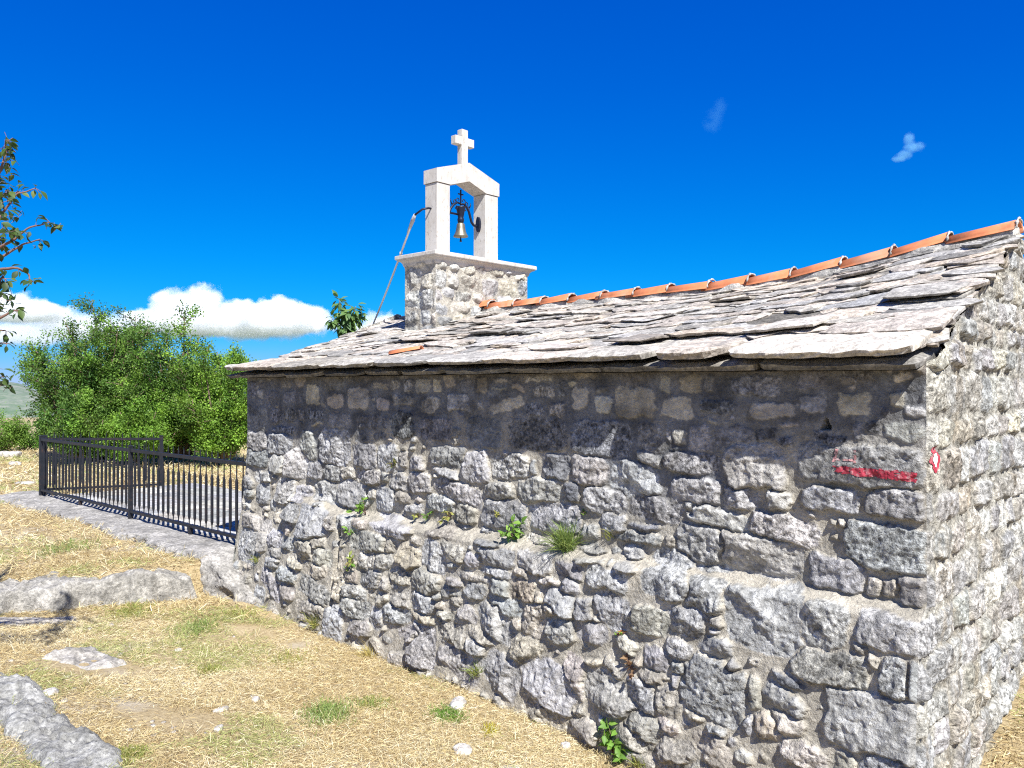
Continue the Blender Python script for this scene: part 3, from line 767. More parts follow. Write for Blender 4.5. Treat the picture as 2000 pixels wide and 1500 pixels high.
# the bed under the slabs, closing the roof
bt = np.linspace(.0, WLEN, 40); bv = np.linspace(-.05, 1, 20)
Tb, Vb = np.meshgrid(bt, bv, indexing='ij')
pieces.append((roof_pt(Tb, Vb, -.03*np.ones_like(Tb)).reshape(-1, 3), quad_grid(40, 20)[:, ::-1], np.tile([.2, .18, .15, .5], (800, 1))))
nV = 0; vs, fs, cs = [], [], []
for V_, f_, c_ in pieces:
    vs.append(V_); fs.append(np.asarray(f_)+nV); cs.append(c_); nV += len(V_)
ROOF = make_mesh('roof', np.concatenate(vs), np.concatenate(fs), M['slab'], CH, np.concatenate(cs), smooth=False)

# ridge tiles
def ridge_tile_mesh(L, r0, r1, th=.014, n=12):
    V = []; fs = []
    for k, (x, r) in enumerate(((0, r0), (L*.5, (r0+r1)/2), (L, r1))):
        for rad in (r, r-th):
            for j in range(n+1):
                an = math.pi*(j/n)
                V.append((x, rad*math.cos(an)*1.05, rad*math.sin(an)*.86))
    m = n+1
    for k in range(2):
        for sgn in (0, 1):
            for j in range(n):
                a = (k*2+sgn)*m+j; b = ((k+1)*2+sgn)*m+j
                fs.append([a, a+1, b+1, b] if sgn == 0 else [a, b, b+1, a+1])
    for k in (0, 2):
        for j in range(n):
            a = (k*2)*m+j; b = (k*2+1)*m+j
            fs.append([a, b, b+1, a+1] if k == 0 else [a, a+1, b+1, b])
    for k in range(2):
        for j in (0, n):
            a = (k*2)*m+j; fs.append([a, a+2*m, a+3*m, a+m])
    return np.array(V), fs


joints = []
tt = -.02; k = 0
rt = np.random.default_rng(8)
while tt < 4.95:
    L = rt.uniform(.41, .45); step = .385+rt.uniform(-.035, .035)
    r0, r1 = .090, .076
    V, f_ = ridge_tile_mesh(L, r0, r1)
    z0 = float(ridge_top(tt))-.045+.03+rt.normal(0, .006); z1 = float(ridge_top(tt+L))-.045+.012
    ax = np.array([*(DW*L), z1-z0])/L
    w = P3(tt, RIDGE_S+rt.normal(0, .008), z0)+V[:, :1]*ax+V[:, 1:2]*(DG3+np.array([DW[0], DW[1], 0])*rt.normal(0, .05)+UP*rt.normal(0, .07))+V[:, 2:3]*UP
    make_mesh('ridge_tile', w, f_, M['terracotta'], ROOF, smooth=True)
    joints.append(tt); tt += step; k += 1
# lime mortar bedding under the ridge tiles, one run
mb = MB()
pts = np.array([P3(x, RIDGE_S+.01*math.sin(x*9), float(ridge_top(x))-.075+.012*math.sin(x*23)) for x in np.linspace(.0, 5.0, 90)])
mb.tube(pts, .085+.012*np.sin(np.linspace(0, 80, 90)), 10, (.44, .42, .38, .8))
for x0_ in joints:
    zc2 = float(ridge_top(x0_))-.045+.03
    ring = [P3(x0_-.004, RIDGE_S, zc2)+DG3*.092*math.cos(a_)+UP*.076*math.sin(a_) for a_ in np.linspace(0, math.pi, 12)]
    mb.tube(ring, .008+.005*np.sin(np.arange(12)*2.3+x0_*9), 6, (.44, .42, .385, .8))
mb.build('ridge_mortar', M['slab'], ROOF, smooth=True)

# broken terracotta piece lying on the slabs
tq_, vq_ = tv(765, 682, .08)
V, f_ = ridge_tile_mesh(.30, .07, .06)
p0 = roof_pt(tq_-.02, vq_/2.19, .055)
tdir = -DW3*.97+DG3*.42; tdir[2] = .16; tdir /= np.linalg.norm(tdir)
sd = np.cross(UP, tdir); sd /= np.linalg.norm(sd); up2 = np.cross(tdir, sd)
o = make_mesh('loose_tile', p0+V[:, :1]*tdir+V[:, 1:2]*sd*.75+V[:, 2:3]*up2*.6, f_, M['terracotta'], smooth=True, origin=p0)
tag(o, 'loose orange terracotta tile lying on the grey roof slabs', 'roof tile')

# ------------------------------------------------------------------ bell tower on the ridge
T0, T1 = 5.0, 5.485
S0, S1 = 1.285, 2.70
ZB, ZT = .30, 1.29


def tower_face(org, ud, nd_, L, seed, dx=.011):
    u = np.arange(0, L+dx*.5, dx); u = u*(L/u[-1]); z = np.arange(ZB, ZT+dx*.5, dx)
    Uf, Zf = np.meshgrid(u, z, indexing='ij')
    fd = Field(Uf, Zf, seed); r = np.random.default_rng(seed)
    zz = ZB
    while zz < ZT:
        hh = r.uniform(.11, .22); s = r.uniform(-.15, 0)
        while s < L:
            w = r.uniform(.12, .34)
            fd.put(s+w/2, zz+hh/2+r.normal(0, .02), w/2-.006, hh/2-.006, r.normal(0, .08), 4.0, rgb=TONES[r.choice(['p', 'p', 'c', 'g'])],
                   prot=r.uniform(.014, .028), rad=.014, facet=.3, rough=.009, spk=.7)
            s += w
        zz += hh
    h, e, _ = fd.relief(r)
    h = h*sstep(0, .02, Uf)*sstep(0, .02, L-Uf)
    mo = np.array([.42, .39, .33])*np.ones(Uf.shape+(3,))
    c = fd.colour(r, mo)
    V = org+Uf[..., None]*ud+h[..., None]*nd_+Zf[..., None]*UP
    return V.reshape(-1, 3), quad_grid(*Uf.shape), c.reshape(-1, 4)


fcs = [tower_face(P3(T0, S0, 0), DG3, -DW3, S1-S0, 41), tower_face(P3(T0, S0, 0), DW3, -DG3, T1-T0, 43),
       tower_face(P3(T1, S0, 0), DG3, DW3, S1-S0, 47), tower_face(P3(T0, S1, 0), DW3, DG3, T1-T0, 49)]
nV = 0; vs, fs, cs = [], [], []
for q, (V_, f_, c_) in enumerate(fcs):
    vs.append(V_); fs.append((f_ if q in (0, 3) else f_[:, ::-1])[:, ::-1]+nV); cs.append(c_); nV += len(V_)
TOWER = make_mesh('bell_tower', np.concatenate(vs), np.concatenate(fs), M['wall'], CH, np.concatenate(cs), smooth=True)

# cornice slab with a hollow moulding below its lip
prof = [(0.004, 1.270), (.014, 1.285), (.020, 1.310), (.036, 1.328), (.060, 1.337), (.062, 1.345), (.074, 1.348), (.077, 1.354), (.077, 1.386), (.070, 1.391)]
V = []; fs = []
for o_, z in prof:
    V += [P3(T0-o_, S0-o_, z), P3(T0-o_, S1+o_, z), P3(T1+o_, S1+o_, z), P3(T1+o_, S0-o_, z)]
for k in range(len(prof)-1):
    for j in range(4): fs.append([k*4+j, k*4+(j+1) % 4, (k+1)*4+(j+1) % 4, (k+1)*4+j])
fs.append([3, 2, 1, 0]); q = (len(prof)-1)*4; fs.append([q, q+1, q+2, q+3])
make_mesh('cornice', np.array(V), fs, M['cut_stone'], TOWER)

TA = 5.12; TD = .19; SC0 = RIDGE_S-.125            # arch front plane, depth, centre line
PZ0, PZ1 = 1.391, 2.147


def pillar(sa, sb):
    mb = MB(); c = P3(TA+TD/2, (sa+sb)/2, (PZ0+PZ1)/2)
    mb.box(c, DG3*(sb-sa)/2, DW3*TD/2, UP*(PZ1-PZ0)/2, bevel=.006)
    return mb.build('pillar', M['cut_stone'], TOWER)


pillar(SC0-.463, SC0-.277); pillar(SC0+.258, SC0+.463)
o_ = .010
pl = [(-.463-o_, 2.150), (-.463-o_, 2.292), (0, 2.437), (.463+o_, 2.292), (.463+o_, 2.150), (.258, 2.150), (-.0, 2.235), (-.277, 2.150)]
mb = MB()
poly = np.array([P3(TA-o_, SC0+a, z) for a, z in pl])
dep = DW3*(TD+2*o_); k = len(pl)
Vv = np.concatenate([poly, poly+dep])
ff = [[i, (i+1) % k, k+(i+1) % k, k+i] for i in range(k)]
for b_ in (0, k):
    q = [[0, 1, 2, 6, 7], [2, 3, 4, 5, 6]]
    ff += [[i+b_ for i in (x if b_ else x[::-1])] for x in q]
mb.add(Vv, ff)
lint = mb.build('lintel', M['cut_stone'], TOWER)
mb = MB()
cb = 2.437; hw = .046
cc = P3(TA+TD/2, SC0, 0)
mb.box(cc+UP*(cb-.02+.20), DG3*hw, DW3*.037, UP*.195, bevel=.004)
mb.box(cc+UP*(cb+.245)+DG3*(hw+.048), DG3*.047, DW3*.037, UP*.045, bevel=.004)
mb.box(cc+UP*(cb+.245)-DG3*(hw+.048), DG3*.047, DW3*.037, UP*.045, bevel=.004)
mb.build('stone_cross', M['cut_stone'], TOWER)

# ------------------------------------------------------------------ the bell, hung in the arch
BS = SC0-.03; BT = TA+TD/2
bz = 1.64


def B(ds, z, dtt=0.0): return P3(BT+dtt, BS+ds, z)


BELL = thing('bell', B(0, bz), 'small bronze bell hanging under a black scrolled iron yoke in the white arch', 'bell')
mb = MB()
pr = [(.079, 0), (.081, .006), (.074, .018), (.062, .04), (.053, .07), (.047, .105), (.044, .13), (.040, .142), (.026, .152), (.012, .160), (.012, .185)]
mb.lathe(B(0, bz), pr, 28)
mb.build('bell_body', M['bronze'], BELL, smooth=True)
mb = MB(); mb.tube([B(0, bz+.03), B(0, bz-.02)], .006, 8); mb.lathe(B(0, bz-.055), [(.004, 0), (.013, .002), (.010, .02), (.007, .035), (.006, .05)], 12)
mb.build('clapper', M['bell_iron'], BELL, smooth=True)
mb = MB()
ZY = 1.835                                        # axle height
mb.lathe(B(0.0, ZY-.03), [(.012, -.02), (.030, -.012), (.036, .01), (.036, .03), (.030, .045), (.033, .06), (.045, .12), (.053, .150), (.055, .165)], 20)
mb.tube([B(-.25, ZY+.045), B(-.04, ZY+.045)], .012, 8)
yoke = mb.build('yoke', M['bell_iron'], BELL, smooth=True)


def arc(c, r, a0, a1, n=14, rs=1.0):
    return [B(c[0]+r*(1+(rs-1)*k/(n-1))*math.cos(a0+(a1-a0)*k/(n-1)), c[1]+r*(1+(rs-1)*k/(n-1))*math.sin(a0+(a1-a0)*k/(n-1))) for k in range(n)]


mb = MB()
zt = ZY+.145
for sg in (-1, 1):
    # main swan-neck arm from the top of the yoke down to the axle bearing
    arm = [(0.0, zt+.02), (.05, zt+.025), (.09, zt+.0), (.125, zt-.045), (.145, zt-.10), (.165, zt-.155), (.20, zt-.185), (.245, zt-.19)]
    if sg < 0: arm = [(0.0, zt+.02), (.05, zt+.03), (.10, zt+.0), (.15, zt-.05), (.175, zt-.11), (.20, zt-.125), (.235, zt-.125)]
    pp = np.array([B(sg*x, z) for x, z in arm])
    ts = np.linspace(0, len(pp)-1, 26); pp = np.stack([np.interp(ts, np.arange(len(pp)), pp[:, i]) for i in range(3)], -1)
    mb.tube(pp, np.interp(np.linspace(0, 1, 26), [0, .5, 1], [.010, .014, .014]), 8)
    # scrolls
    for cx_, cz_, r, a0, a1, rs in ((.042, zt+.055, .036, -2.0, 3.6, .35), (.085, zt+.035, .026, -1.6, 3.9, .35), (.118, zt-.005, .018, -1.2, 4.0, .4), (.07, zt-.03, .022, 1.6, 6.6, .4)):
        q = arc((cx_, cz_), r, a0, a1, 16, rs)
        if sg < 0: q = [B(-(np.dot(p-B(0, 0), DG3)), p[2]) for p in q]
        mb.tube(q, .0052, 6)
    q = [B(sg*.135, zt+.0), B(sg*.15, zt+.03), B(sg*.145, zt+.055)]; mb.tube(q, [.008, .006, .003], 6)
mb.build('scroll_arms', M['bell_iron'], BELL, smooth=True)
mb = MB()
mb.box(B(0, zt+.09), DG3*.007, DW3*.006, UP*.085); mb.box(B(.0225, zt+.125), DG3*.015, DW3*.006, UP*.0065); mb.box(B(-.0225, zt+.125), DG3*.015, DW3*.006, UP*.0065)
mb.build('iron_cross', M['bell_iron'], BELL)
for s_, nn in ((SC0+.258-.008, 1), (SC0-.277+.008, -1)):
    mb = MB(); pc = P3(BT, s_, ZY-.02)
    ring = [pc+DW3*(.028*math.cos(a))+UP*(.085*math.sin(a)) for a in np.linspace(0, 2*math.pi, 17)[:-1]]
    mb.prism(np.array(ring)-DG3*nn*.022, DG3*nn*.03)
    mb.build('bearing_plate', M['bell_iron'], BELL)
mb = MB()                                          # lever outside the near pillar that the rope pulls
lv = [P3(BT, SC0-.463, ZY+.045), P3(BT, SC0-.50, ZY+.045), P3(BT+.03, SC0-.56, ZY+.025), P3(BT+.10, SC0-.60, ZY-.03)]
mb.tube(lv, .011, 8); mb.build('lever', M['bell_iron'], BELL, smooth=True)
pe = lv[-1]
rope_end = at(726, 640, 10.15)
R_ = [pe+(rope_end-pe)*k/14 for k in range(15)]
for k in range(15): R_[k] = R_[k]-UP*.03*math.sin(math.pi*k/14)
ground_end = rope_end+(rope_end-pe)*.9
mb = MB(); mb.tube(R_+[ground_end], .011, 7)
kn = R_[4]; mb.tube([kn-.02*UP, kn, kn+.02*UP], [.008, .019, .010], 8)
rp = mb.build('bell_rope', M['rope'], smooth=True, origin=ground_end)
tag(rp, 'white bell rope running down from the bell arch lever behind the roof', 'rope')
mb = MB(); a_, b_ = pe, pe+(rope_end-pe)*.14
mb.tube([a_, a_*.7+b_*.3, b_], [.016, .023, .013], 8); mb.tube([a_+UP*.01, a_+DW3*.03-UP*.03, a_+DW3*.05-UP*.075], [.010, .012, .004], 6)
mb.build('rope_knot', M['cloth'], rp, smooth=True)

# ------------------------------------------------------------------ ground
def ground_z(x, y, noise=True):
    x = np.asarray(x, float); y = np.asarray(y, float)
    rx, ry = x-C0[0], y-C0[1]
    t = rx*DW[0]+ry*DW[1]; n = -(rx*DG[0]+ry*DG[1])
    base = np.interp(t, [-3, 0, 1.54, 3.08, 4.67, 6.0, 7, 9], [-2.45, -2.36, -2.30, -2.20, -2.18, -2.07, -2.05, -2.0])
    low = base+(-1.84-base)*sstep(.1, 3.4, n)
    s = -n
    right = np.interp(s, [0, .77, 2.26, 5, 9], [-2.34, -2.17, -1.93, -1.72, -1.7])
    k = sstep(.4, .08, t)*sstep(0, .1, s)
    low = low*(1-k)+right*k
    sdv = (x+3.33)*-.575+(y-7.9)*.82
    ku = sstep(-.12, .14, sdv+.05*np.sin(x*3.1))*sstep(-.2, .2, t-1)
    z = low*(1-ku)+(-1.73)*ku
    d = np.hypot(x, y)
    z = z-95*sstep(32, 900, d)
    if noise:
        p = np.stack([x, y, x*0], -1)
        near = 1/(1+np.maximum(0, d-20)/30)
        z = z+near*(.035*fbm(p*.9, 3, seed=3)+.012*fbm(p*5, 3, seed=4))+.006*d*(1-near)*.0
    return z


def axis(lo, mid0, mid1, hi, step, n):
    core = np.arange(mid0, mid1, step)
    g = np.geomspace(1, 1+(hi-mid1), n)-1
    l = np.geomspace(1, 1+(mid0-lo), n)-1
    return np.concatenate([(mid0-l[1:])[::-1], core, mid1+g])


gx = axis(-4500, -8, 5, 4500, .05, 60); gy = axis(-600, 1.5, 12, 6000, .05, 70)
GX, GY = np.meshgrid(gx, gy, indexing='ij')
GZ = ground_z(GX, GY)


def ground_mat():
    m, nt, b = new_mat('dry_meadow_soil')
    tc = nd(nt, 'ShaderNodeTexCoord').outputs['Object']
    n1 = noise_node(nt, 2.2, 6, .6, tc); n2 = noise_node(nt, 34, 6, .75, tc); n3 = noise_node(nt, .9, 5, .6, tc, .4); n4 = noise_node(nt, 150, 3, .7, tc)
    c = mixc(nt, maprange(nt, n1.outputs[0], .35, .65, 0, 1), (.38, .30, .17), (.48, .40, .26))
    c = mixc(nt, maprange(nt, n2.outputs[0], .38, .62, .75, 0), c, (.22, .155, .08))
    c = mixc(nt, maprange(nt, n4.outputs[0], .45, .7, 0, .5), c, (.58, .46, .25))
    c = mixc(nt, maprange(nt, n3.outputs[0], .58, .68, 0, .55), c, (.46, .43, .38))
    cd = nd(nt, 'ShaderNodeSeparateXYZ'); nt.links.new(tc, cd.inputs[0])
    far = maprange(nt, cd.outputs['Y'], 60, 200, 0, 1)
    c = mixc(nt, far, c, (.11, .14, .06))
    nt.links.new(c, b.inputs['Base Color']); b.inputs['Roughness'].default_value = .95; b.inputs['Specular IOR Level'].default_value = .1
    bp = nd(nt, 'ShaderNodeBump'); bp.inputs['Strength'].default_value = .8; bp.inputs['Distance'].default_value = .02
    nt.links.new(n2.outputs[0], bp.inputs['Height']); nt.links.new(bp.outputs[0], b.inputs['Normal'])
    return m


M['ground'] = ground_mat()
gr = make_mesh('ground', np.stack([GX, GY, GZ], -1).reshape(-1, 3), quad_grid(len(gx), len(gy)), M['ground'], smooth=True)
tag(gr, kind='structure')

# far hill at the left edge
hx = np.linspace(-1500, -480, 90); hy = np.linspace(900, 1900, 60)
HX, HY = np.meshgrid(hx, hy, indexing='ij')
prf = np.interp(HX/HY, [-.9, -.66, -.60, -.55, -.50, -.40], [40, 16, 2, -26, -70, -105])
HZ = -100+(prf+100)*np.exp(-((HY-1300)/330)**2)+9*fbm(np.stack([HX/90, HY/90, HX*0], -1), 5, seed=9)


def hill_mat():
    m, nt, b = new_mat('karst_hillside')
    tc = nd(nt, 'ShaderNodeTexCoord').outputs['Object']
    mp = nd(nt, 'ShaderNodeMapping'); mp.inputs['Scale'].default_value = (1, 1, 3.5); nt.links.new(tc, mp.inputs[0])
    n1 = noise_node(nt, .02, 8, .72, mp.outputs[0]); n2 = noise_node(nt, .12, 6, .7, mp.outputs[0])
    c = mixc(nt, maprange(nt, n1.outputs[0], .42, .6, 0, 1), (.10, .16, .09), (.27, .27, .235))
    c = mixc(nt, maprange(nt, n2.outputs[0], .4, .6, 0, .6), c, (.085, .14, .095))
    nt.links.new(c, b.inputs['Base Color']); b.inputs['Roughness'].default_value = 1
    return m


hl = make_mesh('hill', np.stack([HX, HY, HZ], -1).reshape(-1, 3), quad_grid(90, 60), hill_mat(), smooth=True)
tag(hl, kind='structure')


# ------------------------------------------------------------------ stones, ledges, paving
def rock_mesh(name, path, width, height, zfun, seed, label, cat, colr=(.36, .345, .315), rough=.05, group=None, res=.025, flat=.5, parent=None, boxy=3):
    """ridge of bare limestone along a ground path (k,2): cross-section rises from the soil, flat-topped and broken"""
    path = np.asarray(path, float)
    L = np.concatenate([[0], np.cumsum(np.linalg.norm(np.diff(path, axis=0), axis=1))])
    nl = max(12, int(L[-1]/res)); u = np.linspace(0, L[-1], nl)
    cxy = np.stack([np.interp(u, L, path[:, i]) for i in range(2)], -1)
    tg_ = np.gradient(cxy, axis=0); tg_ /= np.linalg.norm(tg_, axis=1)[:, None]
    nm = np.stack([-tg_[:, 1], tg_[:, 0]], -1)
    wv = np.broadcast_to(np.interp(u, L, np.broadcast_to(width, (len(path),))), (nl,))
    hv = np.interp(u, L, np.broadcast_to(height, (len(path),)))
    nw = max(10, int(float(np.max(wv))/res)+8); q = np.linspace(-1, 1, nw)
    Uq, Q = np.meshgrid(u, q, indexing='ij')
    p3 = np.stack([Uq*3, Q*wv[:, None]*1.5+0*Uq, np.full_like(Uq, seed)], -1)
    wv2 = wv[:, None]*(1+.35*fbm(p3*[1.3, 0, 1], 3, seed=seed)+.12*fbm(p3*[5, 0, 1], 3, seed=seed+2))
    XY = cxy[:, None, :]+nm[:, None, :]*(Q*wv2*.5)[..., None]
    sh = np.clip((1-np.abs(Q)**boxy)*1.25, 0, 1)**flat
    ends = sstep(0, .12, Uq)*sstep(0, .12, L[-1]-Uq)
    pw = np.concatenate([XY, np.full_like(Uq, seed*.7)[..., None]], -1)
    lay = ridged(pw*[5, 5, 1], 4, .6, seed=seed+5)
    hh = hv[:, None]*sh*ends*(1+.25*fbm(pw*[2, 2, 1], 3, seed=seed+3))+rough*sh*ends*(lay*.7+.5*fbm(pw*[14, 14, 1], 4, .6, seed=seed+8))
    tq = 2.6*fbm(pw*[4, 4, 1], 4, .6, seed=seed+21); fl_ = np.floor(tq)
    hh = hh+rough*.5*sh*ends*(fl_+sstep(.4, .6, tq-fl_))
    zz = zfun(XY[..., 0], XY[..., 1])-.04+hh+.04*sh*ends
    V = np.concatenate([XY, zz[..., None]], -1)
    c = np.ones(Uq.shape+(4,)); c[..., :3] = np.array(colr)*(1+.22*fbm(pw*[3, 3, 1], 4, seed=seed+11)[..., None]); c[..., 3] = .85
    f = quad_grid(nl, nw)
    org = V[nl//2, nw//2]*[1, 1, 1]-[0, 0, .1]
    o = make_mesh(name, V.reshape(-1, 3), f[:, ::-1], M['rock'], parent, c.reshape(-1, 4), smooth=True, origin=org)
    n_ = np.zeros(3)
    me = o.data
    if me.polygons[len(me.polygons)//2].normal.z < 0: me.flip_normals()
    if label: tag(o, label, cat, group)
    return o


gz0 = lambda x, y: ground_z(x, y, False)


def gpix(px, py):
    """where a ray through a picture point meets the ground"""
    Y = 4.
    for _ in range(30):
        x = (px-1000)/F*Y; z = float(gz0(x, Y)); Y = Y*.5+.5*(-z*F/(py-HORY))
    x = (px-1000)/F*Y
    return np.array([x, Y, float(ground_z(x, Y))])



glow = lambda x, y: np.minimum(gz0(x, y), -1.98)*1.0
rock_mesh('rock_ledge', [(-3.05, 7.98), (-3.5, 7.72), (-4.1, 7.33), (-4.8, 6.9), (-6.2, 6.0), (-7.5, 5.2)], [.22, .40, .50, .55, .7, .7], [.22, .29, .315, .325, .325, .325], lambda x, y: np.full_like(x, -2.07), 51,
          'long pale limestone ledge stepping down from the upper lawn below the railing', 'rock', (.32, .305, .275), .045, flat=.55, boxy=7)
rock_mesh('rock', [tuple(gpix(x_, y_)[:2]) for x_, y_ in ((-120, 1290), (-50, 1325), (15, 1362), (70, 1415), (125, 1455), (180, 1499), (225, 1540))], [.4, .4, .38, .36, .36, .34, .3], .035, gz0, 57,
          'jagged grey limestone outcrop in the bottom left foreground', 'rock', (.30, .297, .28), .045, flat=.5, res=.016)
rock_mesh('rock', [(-3.6, 6.9), (-3.9, 6.72), (-4.4, 6.5)], .22, .012, gz0, 61, 'narrow bare strip of limestone in the grass below the long ledge', 'rock', (.40, .37, .33), .015)
rock_mesh('rock', [(-3.30, 5.95), (-3.0, 5.80), (-2.75, 5.66)], .45, .03, gz0, 63, 'patch of broken grey stone set flat in the dry grass at left', 'rock', (.35, .33, .30), .03)
rock_mesh('rock', [(.02, 4.25), (.32, 4.22), (.62, 4.16)], .20, .03, gz0, 67, 'flat grey stone slab at the bottom edge of the picture by the wall', 'rock', (.42, .41, .39), .010)
rock_mesh('rock', [(-.16, 4.72), (-.03, 4.66), (.10, 4.58)], .30, .012, gz0, 69, 'flat grey stone sunk in brown straw beside yellow moss', 'rock', (.38, .37, .35), .008)


def boulder(name, c, r, seed, colr=(.5, .48, .45), squash=.55, ang=0):
    n, m = 14, 20
    th, ph = np.meshgrid(np.linspace(0.02, math.pi-.02, n), np.linspace(0, 2*math.pi, m, endpoint=False), indexing='ij')
    d = np.stack([np.sin(th)*np.cos(ph), np.sin(th)*np.sin(ph), np.cos(th)], -1)
    rr2 = 1+.25*fbm(d*1.6+seed, 2, seed=seed)+.10*ridged(d*3+seed, 3, seed=seed+1)
    d = np.sign(d)*np.abs(d)**.72
    v = d*rr2[..., None]*np.array(r)
    ca, sa = math.cos(ang), math.sin(ang)
    v = np.stack([v[..., 0]*ca-v[..., 1]*sa, v[..., 0]*sa+v[..., 1]*ca, v[..., 2]], -1)+np.asarray(c)
    idx = np.arange(n*m).reshape(n, m); nx_ = np.roll(idx, -1, 1)
    f = np.stack([idx[:-1], idx[1:], nx_[1:], nx_[:-1]], -1).reshape(-1, 4)
    col = np.tile([*colr, .7], (n*m, 1))
    return make_mesh(name, v.reshape(-1, 3), list(f)+[list(idx[0]), list(idx[-1][::-1])], M['rock'], None, col, smooth=True, origin=np.asarray(c)-[0, 0, r[2]*.5])


for px, py, rx, ry, rz, lab in ((895, 1383, .085, .05, .03, 'flat white stone lying on a small green patch near the wall'), (903, 1472, .055, .045, .035, 'angular white stone in pale straw left of the flat sunken stone'),
                                (1105, 1462, .03, .025, .02, 'small white stone in brown straw right of the flat sunken stone'), (100, 1357, .045, .03, .025, 'white stone at the edge of the jagged outcrop'),
                                (432, 1388, .05, .02, .015, 'thin pale stone lying in the middle of the dry lawn'), (428, 1420, .03, .02, .018, 'pale stone just below the thin one on the lawn'),
                                (500, 1369, .028, .02, .02, 'white stone on the lawn left of the long green tuft'), (18, 893, .28, .2, .10, 'pale boulder under the bush at the left edge'),
                                (30, 908, .25, .12, .05, 'flat pale rock in the far dry grass left of the railing'), (50, 948, .16, .10, .04, 'small pale rock showing in the grass left of the railing post'),
                                (350, 1272, .03, .02, .018, 'small white stone in the open lawn above the thin one')):
    g = gpix(px, py); tag(boulder('stone', g+[0, 0, rz*.4], (rx, ry, rz), px, (.58, .55, .52) if 'white' in lab else (.5, .47, .43), ang=px*.7), lab, 'stone')
rp_ = np.random.default_rng(77)
for k in range(46):
    cx_, cy_, sx_, sy_ = [(300, 1420, 80, 40), (150, 1290, 90, 40), (420, 1330, 250, 90), (180, 1230, 100, 40), (250, 1350, 120, 60)][k % 5]
    g = gpix(rp_.normal(cx_, sx_*.6), min(1495, rp_.normal(cy_, sy_*.6)))
    r = rp_.uniform(.007, .02)
    tag(boulder('pebble', g+[0, 0, r*.1], (r*rp_.uniform(1, 1.9), r, r*.5), 300+k, (.42, .39, .35), ang=rp_.uniform(0, 3)), 'small pale limestone pebble scattered in the dry lawn', 'pebble', 'pebbles scattered in the dry lawn')

# low stone base that carries the railing
tl = np.arange(5.55, 13.3, .02); q = np.linspace(0, 1, 60)
TL, QL = np.meshgrid(tl, q, indexing='ij')
# section: from the terrace edge over the top to the front foot
sn = np.interp(QL, [0, .12, .55, .62, 1], [-.14, -.13, .40, .45, .55])
sz = np.interp(QL, [0, .12, .55, .62, 1], [-1.95, -1.66, -1.675, -1.70, -2.35])
pb = np.stack([TL*3, QL*4, TL*0], -1)
rough_ = .03*ridged(pb*[1.5, 2, 1], 4, .6, seed=15)+.03*fbm(pb*[.8, 1, 1], 3, seed=16)
front = sstep(.5, .64, QL)
sn = sn+rough_*(.3+1.6*front)+.05*front*fbm(pb*[.7, 0, 1], 3, seed=18); sz = sz+rough_*(.45-.1*front)
drop = sstep(6.8, 5.7, TL); sz = sz-.42*drop*np.interp(QL, [0, .5, .62, 1], [1, 1, .9, 0]); sn = sn-.24*drop
VB_ = P3(TL, -sn, sz)
cB = np.ones(TL.shape+(4,)); cB[..., :3] = np.array([.34, .325, .30])*(1+.25*fbm(pb*[1, 2, 1], 4, seed=17)[..., None]); cB[..., 3] = .85
o = make_mesh('base_wall', VB_.reshape(-1, 3), quad_grid(*TL.shape)[:, ::-1], M['rock'], None, cB.reshape(-1, 4), smooth=True, origin=P3(9, -.2, -1.9))
if sum(p.normal.z for p in list(o.data.polygons)[2000:2600]) < 0: o.data.flip_normals()
tag(o, 'low rough grey stone wall carrying the black iron railing', 'low wall')

# paved terrace behind the railing
tp = np.arange(6.5, 12.45, .03); sp = np.arange(.12, 2.35, .03)
TP, SP = np.meshgrid(tp, sp, indexing='ij')
fdp = Field(TP, SP, 71); r = np.random.default_rng(71); s = .12
while s < 2.4:
    hh = r.uniform(.4, .7); t = 6.4
    while t < 12.5:
        w = r.uniform(.5, 1.0); fdp.put(t+w/2, s+hh/2, w/2-.012, hh/2-.012, 0, 6, rgb=(.42, .42, .405), prot=.012, rad=.02, facet=.01, rough=.004, spk=.6); t += w
    s += hh
h, e, _ = fdp.relief(r)
VP = P3(TP, SP, -1.68+h); cP = fdp.colour(r, np.array([.33, .31, .27])*np.ones(TP.shape+(3,)))
o = make_mesh('terrace', VP.reshape(-1, 3), quad_grid(*TP.shape)[:, ::-1], M['rock'], None, cP.reshape(-1, 4), smooth=True)
if o.data.polygons[500].normal.z < 0: o.data.flip_normals()
tag(o, kind='structure')
edge_b = MB()
edge_b.box(P3(9.5, 2.36, -1.80), DW3*2.98, DG3*.03, UP*.13, (.4, .39, .37, .8)); edge_b.build('terrace_kerb', M['rock'], o)

# ------------------------------------------------------------------ iron railing
FZ0, FZ1, FTOP = -1.665, -.775, -.70


def bar_mesh():
    mb = MB(); H = FTOP-FZ0
    zb_, zt_ = .10, .89
    pr = [(.006, zb_), (.007, .16), (.017, .20), (.017, .68), (.007, .72), (.007, .905), (.010, .915), (.008, .93), (.001, .985)]
    mb.lathe((0, 0, 0), pr, 6)
    me_o = mb.build('bar', M['iron'])
    return me_o


bar0 = bar_mesh()


